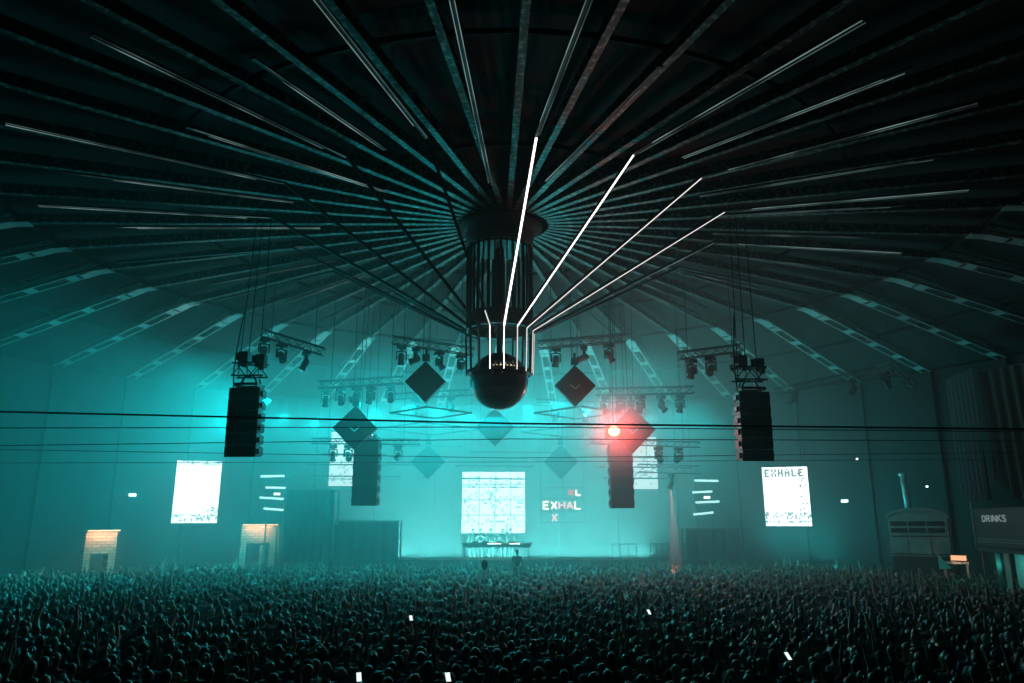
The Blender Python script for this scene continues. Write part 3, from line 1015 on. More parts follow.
# handrails on the stage edge
def rail(label, px0, px1, py, d):
    a_ = at(px0, py, d); c_ = at(px1, py, d); wd = c_.x - a_.x
    t = thing('stage_railing', label, 'railing', ((a_.x + c_.x) / 2, a_.y, 1.8))
    h = a_.z - 1.8
    b = MB(); b.tube((-wd / 2, 0, h), (wd / 2, 0, h), .028, 6); b.build('top_rail', M['alu'], t)
    for k in range(4):
        x = -wd / 2 + wd * k / 3
        b = MB(); b.tube((x, 0, 0), (x, 0, h), .02, 6); b.build('post', M['black'], t)
rail('pale handrail on the stage to the left of the square screen', 346, 392, 541, 45)
rail('pale handrail on the stage to the right below the pixel lettering', 612, 636, 544, 45)
rail('pale handrail on the stage by the pink beam', 650, 668, 544, 45)

# white led battens either side of the stage
def batten(label, px0, px1, py0, py1, d):
    px_s = 273 if px0 < 500 else 706
    p0, p1 = at(px0, py0, d), at(px1, py1, d); mid = (p0 + p1) / 2
    t = thing('white_batten', label, 'light batten', mid, 0, 'white light battens beside the stage')
    dd = (p1 - p0).normalized()
    b = MB(); b.bar(p0 - mid, p1 - mid, .14, .16)
    for sx in (-.45, .45): b.tube((at(px_s, 490, d).x + sx - mid.x, .05, 0), (at(px_s, 490, d).x + sx - mid.x, .62, 0), .03, 6)
    b.build('housing', M['grey'], t)
    b = MB(); b.bar(p0 - mid + Vector((0, -.085, 0)), p1 - mid + Vector((0, -.085, 0)), .03, .12); b.build('light_face', M['batten'], t)
for i, (x0, x1, y0, y1) in enumerate(((261, 285, 476.5, 476), (266, 286, 487.5, 488), (260, 284, 497.5, 499), (264, 284, 508.5, 510))):
    batten('white light batten on the stand left of the stage, %s from the top' % ORD[i], x0, x1, y0, y1, 43.5)
for i, (x0, x1, y0, y1) in enumerate(((694, 718, 480.5, 481), (692, 712, 492.5, 491.5), (695, 719, 502.5, 501.5), (693, 713, 514.5, 512.5))):
    batten('white light batten on the stand right of the stage, %s from the top' % ORD[i], x0, x1, y0, y1, 43.5)
def stand(label, px, py, d):
    c = at(px, py, d)
    t = thing('batten_stand', label, 'light stand', (at(px, 490, d).x, c.y + .5, 0))
    for sx in (-.9, .9):
        b = MB(); b.tube((sx * .5, .1, 0), (sx * .5, .1, c.z + .3), .045, 8); b.build('post', M['grey'], t)
    for z in (c.z, c.z - .75, c.z - 1.5, c.z - 2.2):
        b = MB(); b.tube((-.5, .08, z), (.5, .08, z), .03, 6); b.build('rung', M['grey'], t)
stand('grey ladder stand carrying the white battens left of the stage', 273, 476, 43.5)
stand('grey ladder stand carrying the white battens right of the stage', 706, 480, 43.5)

# small white lamps
def box_lamp(label, px, py, d, w_, h_, m='white_lamp'):
    c = at(px, py, d)
    out = Vector((-c.x, -c.y - 10, 0)).normalized()
    t = thing('wall_lamp', label, 'lamp', c, math.atan2(out.x, -out.y))
    b = MB(); b.box((0, .08, 0), (w_ + .06, .12, h_ + .06)); b.build('housing', M['grey'], t)
    b = MB(); b.box((0, .0, 0), (w_, .05, h_)); b.build('light_face', M[m], t)
    b = MB(); b.tube((0, .12, 0), (0, .5, 0), .03, 6); b.build('bracket', M['grey'], t)
box_lamp('small white lamp on the left wall above the warm doorway', 132.5, 495, 39.9, .34, .14)
box_lamp('small white lamp on the right wall beside the right screen', 844.5, 501, 41.0, .34, .13)
box_lamp('tiny white lamp between the battens left of the stage', 277, 494, 44.0, .34, .12)
box_lamp('small white lamp between the battens right of the stage', 707, 497.5, 44.0, .34, .14)
box_lamp('tiny white lamp dot high on the right wall', 857, 459, 40.3, .08, .08)
box_lamp('tiny white lamp dot above the arched kiosk', 927, 486.5, 37.8, .09, .07)

# ------------------------------------------------------------------ pixel lettering hanging right of the square screen
FONT = {'E': ['111', '100', '110', '100', '111'], 'X': ['101', '101', '010', '101', '101'], 'H': ['101', '101', '111', '101', '101'],
        'A': ['010', '101', '111', '101', '101'], 'L': ['100', '100', '100', '100', '111'], 'D': ['110', '101', '101', '101', '110'],
        'R': ['110', '101', '110', '101', '101'], 'I': ['1', '1', '1', '1', '1'], 'N': ['1001', '1101', '1111', '1011', '1001'],
        'K': ['101', '101', '110', '101', '101'], 'S': ['011', '100', '010', '001', '110'], 'U': ['111', '111', '111', '111', '111']}
def letters(txt, px_, gap=1, sx=1.0):
    cells = []; x = 0
    for c in txt:
        g = FONT[c]
        for r, row in enumerate(g):
            for k, v in enumerate(row):
                if v == '1': cells.append(((x + k) * px_ * sx, (4 - r) * px_))
        x += len(g[0]) + gap
    return cells, (x - gap) * px_ * sx
M['let_w'] = glow('cream letter pixels', (1.0, 0.88, 0.68), 2.4)
M['let_p'] = glow('pink letter pixels', (1.0, 0.45, 0.48), 1.8)
M['let_r'] = glow('red letter pixels', (0.9, 0.10, 0.10), 1.1)
DT = 46.0
tc_ = at(563, 505, DT)
sg = thing('pixel_sign', 'hanging light sign reading EXHAL in cream pixel letters beside the square screen', 'sign', tc_)
S_ = DT * 1.04 / FPX       # metres per photo pixel here
STROKES = {'D': [((0, 0), (0, 1)), ((0, 1), (.45, .92)), ((.45, .92), (.6, .5)), ((.6, .5), (.45, .08)), ((.45, .08), (0, 0))],
           'R': [((0, 0), (0, 1)), ((0, 1), (.5, .95)), ((.5, .95), (.5, .55)), ((.5, .55), (0, .5)), ((.2, .5), (.6, 0))],
           'I': [((.1, 0), (.1, 1))], 'N': [((0, 0), (0, 1)), ((0, 1), (.6, 0)), ((.6, 0), (.6, 1))],
           'K': [((0, 0), (0, 1)), ((0, .45), (.55, 1)), ((.15, .6), (.6, 0))],
           'S': [((.55, .9), (.1, 1)), ((.1, 1), (.02, .72)), ((.02, .72), (.55, .35)), ((.55, .35), (.5, .02)), ((.5, .02), (0, .1))],
           'E': [((0, 0), (0, 1)), ((0, 0), (.6, 0)), ((0, .5), (.5, .5)), ((0, 1), (.6, 1))], 'X': [((0, 0), (.6, 1)), ((0, 1), (.6, 0))],
           'H': [((0, 0), (0, 1)), ((.6, 0), (.6, 1)), ((0, .5), (.6, .5))], 'A': [((0, 0), (.3, 1)), ((.3, 1), (.6, 0)), ((.12, .35), (.48, .35))],
           'L': [((0, 0), (0, 1)), ((0, 0), (.6, 0))]}
def row(txt, px0, px1, py0, py1, m, part='letter'):
    cw = (px1 - px0) * S_ / len(txt); chh = (py1 - py0) * S_
    for ci, c in enumerate(txt):
        b = MB()
        mm = M[m[ci]] if isinstance(m, list) else M[m]
        X0 = (px0 - 563) * S_ + ci * cw; Z0_ = (505 - py1) * S_
        if c == 'U': b.box((X0 + cw / 2, -.06, Z0_ + chh / 2), (cw, .06, chh))
        else:
            for (xa, za), (xb, zb_) in STROKES[c]:
                b.bar((X0 + .04 + xa / .6 * cw * .68, -.06, Z0_ + za * chh), (X0 + .04 + xb / .6 * cw * .68, -.06, Z0_ + zb_ * chh), .095, .06, up=(0, 1, 0))
        b.build(part, mm, sg)
row('EXHAL', 544, 581, 502, 508.5, ['let_w', 'let_w', 'let_p', 'let_p', 'let_w'])
row('L', 575, 581, 491, 496, 'let_w')
row('U', 568, 573.5, 491, 496, 'let_r', 'pixel_block')
row('X', 552, 558.5, 513.5, 519.5, 'let_p')
b = MB()
for py in (489, 499, 511, 521): b.tube(((542 - 563) * S_, .06, (505 - py) * S_), ((583 - 563) * S_, .06, (505 - py) * S_), .02, 5)
for px in (542, 563, 583): b.tube(((px - 563) * S_, .06, (505 - 521) * S_), ((px - 563) * S_, .06, top_z(20.3) + .05 - tc_.z), .014, 5)
b.build('wire_frame', M['cable'], sg)

# lettering on the top edge of the right wall screen
M['let_g'] = glow('grey letter pixels', (0.5, 0.66, 0.68), 0.6)
wd = (3 * 6 + 5) * .089
HR = at(786.5, 467, 42.5).z - at(786.5, 526, 42.5).z
for ci, c in enumerate('EXHALE'):
    b = MB()
    for r, rw in enumerate(FONT[c]):
        for k, v in enumerate(rw):
            if v == '1': b.box(((ci * 4 + k) * .089 - wd / 2, -.03, HR - .50 + (4 - r) * .085), (.087, .03, .083))
    b.build('letter', M['let_g'], s_right)

# ------------------------------------------------------------------ warm brick doorways in the left wall
M['brick_warm'] = brick_mat('pale orange brick', (0.55, 0.34, 0.24), (0.34, 0.20, 0.14), (0.10, 0.07, 0.06), 1.0, .42)
def doorway(label, pxc, py_top, wid, d, head_h, leaf, watts, lamp_on=True, mid=False):
    c = at(pxc, py_top, d)
    H = c.z
    rz = math.atan2(-c.x, c.y) * .85
    t = thing('brick_doorway', label, 'doorway', (c.x, c.y, 0), rz)
    for sx in (-1, 1):
        b = MB(); b.box((sx * (wid / 2 - .16), .25, (H - head_h) / 2), (.32, .5, H - head_h)); b.build('jamb', M['brick_warm'], t)
    b = MB(); b.box((0, .25, H - head_h / 2), (wid, .5, head_h)); b.build('header', M['brick_warm'], t)
    b = MB(); b.box((0, -.22, H + .12), (wid + .1, .34, .05)); b.build('lamp_hood', M['grey'], t)
    b = MB(); b.box((0, -.24, H + .07), (wid, .16, .04)); b.build('lamp_tube', M['warm'], t)
    if leaf:
        b = MB(); b.box((wid * .10, -.22, (H - head_h) / 2 - .05), (.10, .62, H - head_h - .15)); dr = b.build('door_leaf', M['brick_warm'], t)
        b = MB(); b.tube((wid * .10 - .1, -.4, 1.1), (wid * .10 - .1, -.2, 1.1), .02, 6); b.build('handle', M['alu'], dr)
        b = MB(); b.box((wid / 2 + .14, .1, H - .75), (.06, .3, 1.5)); b.build('side_batten', M['warm'] if False else M['brick_warm'], t)
    return t, Vector((c.x, c.y, H)), rz
E_ = [doorway('warm lit brick doorway in the left wall under the small white lamp', 102.5, 532, 1.5, 39.0, 1.05, False, 40),
      doorway('warm lit brick doorway with an open leaf left of the stage', 259.5, 526, 1.95, 44.5, .95, True, 50)]
for (t, p, rz), wv in zip(E_, (40, 36)):
    ld = bpy.data.lights.new('doorway_lamp', 'AREA'); ld.shape = 'RECTANGLE'; ld.size = 1.4; ld.size_y = .08
    ld.energy = wv; ld.color = (1.0, .60, .36)
    o = bpy.data.objects.new('doorway_lamp', ld); COL.objects.link(o)
    q = p + Matrix.Rotation(rz, 3, 'Z') @ Vector((0, -.28, .03))
    o.location = q
    o.rotation_euler = ((p + Vector((0, 0, -1.2))) - q).to_track_quat('-Z', 'Y').to_euler()

# ------------------------------------------------------------------ right side: arched kiosk, lit exit, drinks bar, drapes
M['kiosk'] = mat('pale painted panel', (0.30, 0.33, 0.32), 0.7, noise=(3, .15))
M['dark_in'] = mat('dark shelf opening', (0.012, 0.014, 0.014), 0.7)
kc = at(922, 560, 38.0)
kz = math.atan2(-kc.x, kc.y) * .55
kt = thing('arched_kiosk', 'pale kiosk with an arched top, rows of dark openings and a flue pipe', 'kiosk', (kc.x, kc.y, 0), kz)
KB, KT, KW = 2.35, 4.55, 2.6
poly = [(-KW / 2, KB), (KW / 2, KB), (KW / 2, KT - .42)]
for i in range(1, 12):
    a = PI * i / 12
    poly.append((KW / 2 * math.cos(a), KT - .42 + .42 * math.sin(a)))
poly.append((-KW / 2, KT - .42))
b = MB(); b.prism(poly, -.25, .9); b.build('hood', M['kiosk'], kt)
arch = [(x * 1.03, z + .05) for x, z in poly[2:]]
b = MB()
for (xa, za), (xb, zb) in zip(arch, arch[1:]): b.bar((xa, -.30, za), (xb, -.30, zb), .12, .06, up=(0, 1, 0))
b.build('arch_trim', M['kiosk'], kt)
for r in range(2):
    for c in range(3):
        b = MB()
        b.prism([(-1.19 + c * .81, KT - .76 - r * .32), (-.46 + c * .81, KT - .76 - r * .32), (-.46 + c * .81, KT - .54 - r * .32), (-1.19 + c * .81, KT - .54 - r * .32)], -.275, -.255)
        b.build('opening', M['dark_in'], kt)
b = MB()
for x in (-.5, .5): b.box((x, -.265, KB + .55), (.03, .03, 1.05))
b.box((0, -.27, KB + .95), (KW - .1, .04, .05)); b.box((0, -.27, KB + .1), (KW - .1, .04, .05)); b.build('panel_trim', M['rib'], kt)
b = MB(); b.box((0, .3, KB / 2), (KW - .2, 1.0, KB)); b.build('base', M['stage'], kt)
b = MB(); b.smooth = True; b.tube((-.35, .3, KT - .05), (-.42, .3, KT + 1.75), .15, 12); b.tube((-.42, .3, KT + 1.7), (-.42, .3, KT + 1.85), .22, 12); b.build('flue_pipe', M['rib_bright'], kt)

xc = at(958.5, 558, 36.5)
xz = math.atan2(-xc.x, xc.y) * .7
xt = thing('exit_sign', 'small glowing orange sign over a doorway right of the arched kiosk', 'sign', xc, xz)
b = MB(); b.box((0, .06, 0), (.70, .10, .28)); b.build('housing', M['grey'], xt)
M['exit'] = glow('orange sign face', (1.0, 0.42, 0.22), 1.5)
b = MB(); b.box((0, 0, 0), (.64, .04, .22)); b.build('face', M['exit'], xt)
b = MB(); b.tube((-.25, .1, -.18), (-.25, .1, .1), .02, 6); b.tube((.25, .1, -.18), (.25, .1, .1), .02, 6); b.build('bracket', M['grey'], xt)
dt = thing('door_frame_stand', 'pale door frame under the glowing orange sign', 'doorway', (xc.x, xc.y + .15, 0), xz)
for sx in (-.55, .42):
    b = MB(); b.box((sx, 0, (xc.z - .28) / 2), (.10, .16, xc.z - .28)); b.build('jamb', M['kiosk'], dt)
b = MB(); b.box((-.065, 0, xc.z - .22), (1.2, .2, .12)); b.build('lintel', M['kiosk'], dt)
M['exit2'] = None
lamp('exit_lamp', xc + Matrix.Rotation(xz, 3, 'Z') @ Vector((0, -.25, -.25)), 6, (1.0, .5, .3))

# drinks bar
A_ = at(979, 546, 34.5)
B_ = at(1062, 558, 27.0)
bar_v = B_ - A_; BL = math.hypot(bar_v.x, bar_v.y)
bz = math.atan2(bar_v.y, bar_v.x)
bt = thing('drinks_bar', 'dark bar stall with a DRINKS fascia at the right wall', 'bar', (A_.x, A_.y, 0), bz)
M['fascia'] = mat('dark green fascia board', (0.014, 0.028, 0.025), 0.5)
zt, zb = 4.50, 2.95
b = MB(); b.box((BL / 2, 0, (zt + zb) / 2), (BL, .10, zt - zb)); fa = b.build('fascia', M['fascia'], bt)
b = MB(); b.bar((-.05, -.08, zb - .05), (-.05, -.08, zt + .35), .05, .05); b.build('edge_strip', M['batten'] if False else M['rib_bright'], bt)
for z in (zb + .32, zb + .22):
    b = MB(); b.box((BL / 2, -.06, z), (BL, .04, .035)); b.build('moulding', M['kiosk'], bt)
b = MB(); b.box((BL / 2, .10, zb - .12), (BL, .4, .16)); b.build('beam', M['black'], bt)
for k in range(6):
    b = MB(); b.box((.15 + k * (BL - .3) / 5, .1, (zb - .2) / 2), (.13, .16, zb - .2)); b.build('post', M['black'], bt)
b = MB(); b.box((BL / 2, .95, (zb - .1) / 2), (BL, .08, zb - .1)); b.build('back_wall', M['kiosk'], bt)
b = MB(); b.box((BL / 2, -.1, 1.08), (BL, .6, .07)); b.box((BL / 2, .08, .52), (BL - .1, .08, 1.04)); b.build('counter', M['black'], bt)
b = MB(); b.box((BL / 2, .5, zt + .02), (BL, 1.1, .06)); b.build('roof_board', M['black'], bt)
M['let_d'] = glow('grey white sign letters', (0.62, 0.85, 0.83), 0.26)
x = 0.0
hh = .25
ww_ = 2.3
for c in 'DRINKS':
    b = MB()
    for (xa, za), (xb, zb_) in STROKES[c]:
        b.bar((1.05 + x + xa * hh * ww_, -.07, zt - .50 + za * hh), (1.05 + x + xb * hh * ww_, -.07, zt - .50 + zb_ * hh), .045, .03, up=(0, 1, 0))
    b.build('letter', M['let_d'], fa)
    x += (.34 if c == 'I' else .86) * hh * ww_
lamp('bar_lamp', (A_ + bar_v * .35) * 1.0 + Vector((0.25 * 1, .55, 0)) * 1.0 + Vector((0, 0, 2.3 - A_.z)), 26, (0.06, 0.9, 0.75))
lamp('bar_lamp', (A_ + bar_v * .7) + Vector((0.25, .55, 2.3 - (A_ + bar_v * .7).z)), 26, (0.06, 0.9, 0.75))

# drapes high on the right wall
M['drape'] = mat('dark green drape', (0.05, 0.058, 0.055), 0.9)
def drape(label, px0, px1, py0, py1, d, sag, seed):
    a_ = at(px0, py0, d); c_ = at(px1, py0, d - 3.0); e_ = at((px0 + px1) / 2, py1, d - 1.5)
    v = c_ - a_; L = math.hypot(v.x, v.y); rz = math.atan2(v.y, v.x)
    t = thing('wall_drape', label, 'drape', (a_.x, a_.y, e_.z), rz)
    b = MB(); b.smooth = True
    nx, nz = 60, 14
    H = a_.z - e_.z
    ps = []
    for j in range(nz + 1):
        f = j / nz
        for i in range(nx + 1):
            g = i / nx
            low = sag * math.sin(PI * g) * (1 - f)
            ps.append((L * g, .10 * math.sin(g * 40 + seed + f * 2) * (.4 + .6 * (1 - f)), H * f - low + .12 * math.sin(g * 9 + seed) * (1 - f)))
    fs = [(j * (nx + 1) + i, j * (nx + 1) + i + 1, (j + 1) * (nx + 1) + i + 1, (j + 1) * (nx + 1) + i) for j in range(nz) for i in range(nx)]
    b.add(ps, fs)
    b.build('cloth', M['drape'], t)
    r_ = MB(); r_.tube((-.1, 0, H), (L + .1, 0, H), .04, 8); r_.build('rod', M['black'], t)
drape('dark drape hanging high on the right wall above the drinks bar', 978, 1050, 372, 478, 33.5, 1.1, 0.3)
drape('narrow dark drape hanging on the right wall above the arched kiosk', 946, 974, 380, 498, 36.5, .1, 2.0)

# ------------------------------------------------------------------ balloon
bc = at(484.5, 564.5, 30)
bt_ = thing('balloon', 'black oval balloon floating above the heads in the middle of the crowd', 'balloon', bc)
b = MB(); b.smooth = True
prof = [(0.0, -.20), (.05, -.185), (.10, -.13), (.125, -.04), (.125, .04), (.105, .11), (.06, .165), (0.0, .185)]
b.lathe(prof, 18); b.lathe([(.012, -.19), (.028, -.225), (0.0, -.222)], 10)
b.build('skin', M['rubber'], bt_)
b = MB(); b.path([Vector((0, 0, -.2)), Vector((.03, .02, -.5)), Vector((.01, .03, -.85))], .006, 4); b.build('string', M['cable'], bt_)
# ------------------------------------------------------------------ people
def skin_mesh(name, verts, edges, radii, root, sub, mats, matfn=None):
    me = bpy.data.meshes.new(name + '_s')
    me.from_pydata([tuple(v) for v in verts], edges, [])
    o = bpy.data.objects.new(name + '_s', me)
    COL.objects.link(o)
    sk = o.modifiers.new('skin', 'SKIN'); sk.use_smooth_shade = True
    if not me.skin_vertices: me.skin_vertices.new()
    sv = me.skin_vertices[0].data
    for i, r in enumerate(radii):
        sv[i].radius = r if isinstance(r, (tuple, list)) else (r, r)
        sv[i].use_root = (i == root)
    if sub:
        ss = o.modifiers.new('sub', 'SUBSURF'); ss.levels = sub; ss.render_levels = sub
    dg = bpy.context.evaluated_depsgraph_get()
    dg.update()
    res = bpy.data.meshes.new_from_object(o.evaluated_get(dg))
    res.name = name
    bpy.data.objects.remove(o); bpy.data.meshes.remove(me)
    res.materials.clear()
    for m in mats: res.materials.append(m)
    if matfn:
        for p in res.polygons: p.material_index = matfn(p.center)
    else:
        for p in res.polygons: p.material_index = 0
    for p in res.polygons: p.use_smooth = True
    return res

class Sk:
    def __init__(self): self.v, self.e, self.r = [], [], []
    def p(self, co, r, par=None):
        self.v.append(Vector(co)); self.r.append(r)
        i = len(self.v) - 1
        if par is not None: self.e.append((par, i))
        return i

# arm poses: elbow, wrist for the right arm (x > 0), mirrored for the left; facing +y
ARM = {
    'down': ((.255, -.02, 1.16), (.27, .07, .92)),
    'up': ((.27, .12, 1.63), (.24, .20, 1.89)),
    'high': ((.25, .02, 1.70), (.20, .03, 1.98)),
    'phone': ((.25, .20, 1.46), (.16, .40, 1.68)),
    'chest': ((.27, .10, 1.20), (.12, .32, 1.32)),
    'out': ((.40, .06, 1.52), (.55, .14, 1.72)),
}
POSE = {
    'arms down': ('down', 'down'), 'right arm raised': ('down', 'high'), 'left arm raised': ('up', 'down'), 'both arms raised': ('high', 'up'),
    'hands at the chest': ('chest', 'chest'), 'phone held up': ('down', 'phone'), 'right arm out': ('down', 'out'),
}
def hand(sk, wi, w, el, sx, curl):
    d = (Vector(w) - Vector(el)).normalized()
    side = Vector((sx, 0, 0)); side = (side - d * side.dot(d)).normalized()
    nrm = d.cross(side) * sx
    pm = sk.p(Vector(w) + d * .055, (.030, .022), wi)
    for k, (off, ln) in enumerate(((-.028, .070), (-.010, .082), (.010, .076), (.028, .060))):
        a = sk.p(Vector(w) + d * .095 + side * off, .0085, pm)
        b_ = sk.p(Vector(w) + d * (.095 + ln * .55) + side * off * 1.15 + nrm * curl * .35, .008, a)
        sk.p(Vector(w) + d * (.095 + ln * .9) + side * off * 1.2 + nrm * curl, .007, b_)
    th = sk.p(Vector(w) + d * .045 - side * .042 * 1, .010, pm)
    sk.p(Vector(w) + d * .082 - side * .062 + nrm * curl * .4, .008, th)
def body_sk(pose, fingers=True, low=False, seated=False):
    l, r = POSE[pose]
    s = Sk()
    pel = s.p((0, 0, .95), (.155, .115))
    sp = s.p((0, .01, 1.13), (.135, .10), pel)
    chst = s.p((0, .0, 1.32), (.165, .115), sp)
    nb = s.p((0, -.01, 1.46), (.085, .075), chst)
    nk = s.p((0, .0, 1.53), (.055, .058), nb)
    if not low:
        h1 = s.p((0, .02, 1.60), (.066, .078), nk)
        h2 = s.p((0, .01, 1.675), (.080, .098), h1)
        s.p((0, -.005, 1.745), (.058, .072), h2)
        s.p((0, .115, 1.655), .014, h2)                 # nose
        for sx in (-1, 1): s.p((sx * .088, -.005, 1.665), (.010, .022), h2)   # ears
    for sx, ps in ((1, ARM[r]), (-1, ARM[l])):
        el = Vector((ps[0][0] * sx, ps[0][1], ps[0][2])); wr = Vector((ps[1][0] * sx, ps[1][1], ps[1][2]))
        sh = s.p((sx * .185, -.01, 1.415), (.062, .062), chst)
        m_ = s.p((Vector((sx * .185, -.01, 1.415)) + el) / 2, .050, sh)
        e_ = s.p(el, .042, m_)
        f_ = s.p((el * .5 + wr * .5), .038, e_)
        w_ = s.p(wr, .027, f_)
        if fingers: hand(s, w_, wr, el, sx, .018)
        else: s.p(wr + (wr - el).normalized() * .10, .036, w_)
    for sx in (-1, 1):
        if seated: pts = (((sx * .10, .02, .90), .095), ((sx * .15, .42, .86), .068), ((sx * .15, .42, .45), .045), ((sx * .15, .54, .40), .036))
        else: pts = (((sx * .095, 0, .88), .095), ((sx * .105, .02, .49), .066), ((sx * .105, -.01, .10), .043), ((sx * .11, .13, .045), .040))
        par = pel
        for co, rr in pts: par = s.p(co, rr, par)
    return s
def shirt_sk(pose):
    l, r = POSE[pose]
    s = Sk()
    a = s.p((0, 0, .93), (.172, .132)); b_ = s.p((0, .01, 1.13), (.152, .117), a)
    c = s.p((0, .0, 1.32), (.180, .132), b_); s.p((0, -.012, 1.455), (.094, .086), c)
    for sx, ps in ((1, ARM[r]), (-1, ARM[l])):
        el = Vector((ps[0][0] * sx, ps[0][1], ps[0][2]))
        o = Vector((sx * .188, -.01, 1.415))
        sh = s.p(o, .074, c); m_ = s.p(o.lerp(el, .45), .064, sh); s.p(o.lerp(el, .80), .060, m_)
    return s
def trouser_sk(seated=False):
    s = Sk()
    a = s.p((0, 0, .955), (.166, .126))
    for sx in (-1, 1):
        if seated: pts = (((sx * .10, .02, .90), .108), ((sx * .15, .42, .86), .082), ((sx * .15, .43, .50), .060))
        else: pts = (((sx * .095, 0, .87), .106), ((sx * .105, .02, .49), .080), ((sx * .105, -.01, .12), .060))
        par = a
        for co, rr in pts: par = s.p(co, rr, par)
    return s
M['skin'] = mat('skin', (0.27, 0.17, 0.125), 0.45)
M['eye'] = mat('eye', (0.5, 0.5, 0.5), 0.2)
HAIRC = {'dark': mat('dark hair', (0.016, 0.012, 0.010), 0.38), 'brown': mat('brown hair', (0.06, 0.032, 0.018), 0.38), 'blond': mat('blond hair', (0.36, 0.25, 0.12), 0.4)}
CAPC = {'white': mat('white cap cloth', (0.55, 0.55, 0.55), 0.7), 'black': mat('black cap cloth', (0.015, 0.015, 0.017), 0.7)}
SHIRT = {'black': (0.012, 0.012, 0.013), 'white': (0.50, 0.50, 0.50), 'grey': (0.13, 0.13, 0.14), 'navy': (0.02, 0.03, 0.07), 'olive': (0.07, 0.075, 0.035), 'red': (0.20, 0.025, 0.02), 'blue': (0.05, 0.12, 0.25), 'beige': (0.30, 0.24, 0.17)}
SHM = {k: mat(k + ' shirt', v, 0.75) for k, v in SHIRT.items()}
PANT = [mat('dark jeans', (0.018, 0.022, 0.032), 0.8), mat('black trousers', (0.012, 0.012, 0.012), 0.8), mat('grey trousers', (0.07, 0.07, 0.07), 0.8)]

def hair_mesh(kind):
    """hair or headwear over the skull; head centre near (0, .01, 1.67)"""
    b = MB(); b.smooth = True
    n, m = 16, 10
    def shell(rx, ry, rz, c, keep):
        ps = []; idx = {}
        fs = []
        for k in range(m + 1):
            a = -PI / 2 + PI * k / m
            for i in range(n):
                t = 2 * PI * i / n
                ps.append((c[0] + rx * math.cos(a) * math.cos(t), c[1] + ry * math.cos(a) * math.sin(t), c[2] + rz * math.sin(a)))
        for k in range(m):
            for i in range(n):
                j = (i + 1) % n
                f = (k * n + i, k * n + j, (k + 1) * n + j, (k + 1) * n + i)
                cc = [sum(ps[q][w_] for q in f) / 4 for w_ in range(3)]
                if keep(*cc): fs.append(f)
        b.add(ps, fs)
    top = lambda x, y, z: z > 1.725 if y > .055 else (z > 1.685 if y > .0 else z > 1.585)
    if kind in ('short', 'long', 'bun', 'ponytail'):
        shell(.089, .108, .098, (0, -.004, 1.685), top)
    if kind == 'long':
        ps = []
        for j, (z, w_, y) in enumerate(((1.68, .100, -.07), (1.58, .105, -.10), (1.48, .11, -.125), (1.38, .10, -.135), (1.31, .07, -.13))):
            for i in range(9):
                t = PI + PI * i / 8
                ps.append((w_ * math.cos(t), y + .055 * math.sin(t) + .05, z))
        b.add(ps, [(j * 9 + i, j * 9 + i + 1, (j + 1) * 9 + i + 1, (j + 1) * 9 + i) for j in range(4) for i in range(8)])
    if kind == 'bun': b.ball((0, -.06, 1.80), .055, .055, .05, 12, 8)
    if kind == 'ponytail':
        b.tube((0, -.11, 1.73), (0, -.16, 1.66), .034, 8, .040); b.tube((0, -.16, 1.66), (0, -.15, 1.45), .040, 8, .012)
    if kind == 'curly':
        shell(.125, .135, .12, (0, -.02, 1.70), lambda x, y, z: z > 1.72 if y > .06 else z > 1.60)
        rr = random.Random(3)
        for k in range(40):
            t = rr.uniform(0, 2 * PI); a = rr.uniform(.1, 1.3)
            b.ball((.115 * math.cos(a) * math.cos(t), -.02 + .125 * math.cos(a) * math.sin(t) - .02, 1.70 + .11 * math.sin(a)), .03, n=6, m=4)
    if kind == 'cap':
        shell(.097, .115, .098, (0, -.002, 1.695), lambda x, y, z: z > 1.70)
        ps = []
        for i in range(9):
            t = PI * i / 8
            ps += [(.095 * math.cos(t), .06 + .05 * math.sin(t), 1.712), (.088 * math.cos(t), .075 + .115 * math.sin(t), 1.70)]
        b.add(ps, [(2 * i, 2 * i + 1, 2 * i + 3, 2 * i + 2) for i in range(8)])
    return b.mesh('hair_' + kind, M['skin'])
HAIRMESH = {k: hair_mesh(k) for k in ('short', 'long', 'bun', 'ponytail', 'curly', 'cap')}
HAIR = {   # words -> mesh, material
    'short dark hair': ('short', HAIRC['dark']), 'short brown hair': ('short', HAIRC['brown']), 'short blond hair': ('short', HAIRC['blond']),
    'long dark hair': ('long', HAIRC['dark']), 'long brown hair': ('long', HAIRC['brown']), 'long blond hair': ('long', HAIRC['blond']),
    'dark hair bun': ('bun', HAIRC['dark']), 'blond ponytail': ('ponytail', HAIRC['blond']), 'brown ponytail': ('ponytail', HAIRC['brown']),
    'dark curly hair': ('curly', HAIRC['dark']), 'shaved head': (None, None), 'white cap': ('cap', CAPC['white']), 'black cap': ('cap', CAPC['black']),
}
BODY, SHIRTMESH = {}, {}
for ps in POSE:
    s = body_sk(ps)
    BODY[ps] = skin_mesh('body', s.v, s.e, s.r, 0, 1, [M['skin']])
    s = shirt_sk(ps)
    SHIRTMESH[ps] = skin_mesh('shirt', s.v, s.e, s.r, 0, 1, [SHM['black']])
s = trouser_sk(); TROUSERS = skin_mesh('trousers', s.v, s.e, s.r, 0, 1, [PANT[0]])
s = trouser_sk(True); TROUSERS_SIT = skin_mesh('trousers_seated', s.v, s.e, s.r, 0, 1, [PANT[0]])
s = body_sk('arms down', seated=True); BODY_SIT = skin_mesh('body_seated', s.v, s.e, s.r, 0, 1, [M['skin']])
EYES = []
for sx in (-1, 1):
    eb = MB(); eb.smooth = True; eb.ball((sx * .032, .098, 1.682), .011, n=8, m=6)
    EYES.append(eb.mesh('eye', M['eye']))

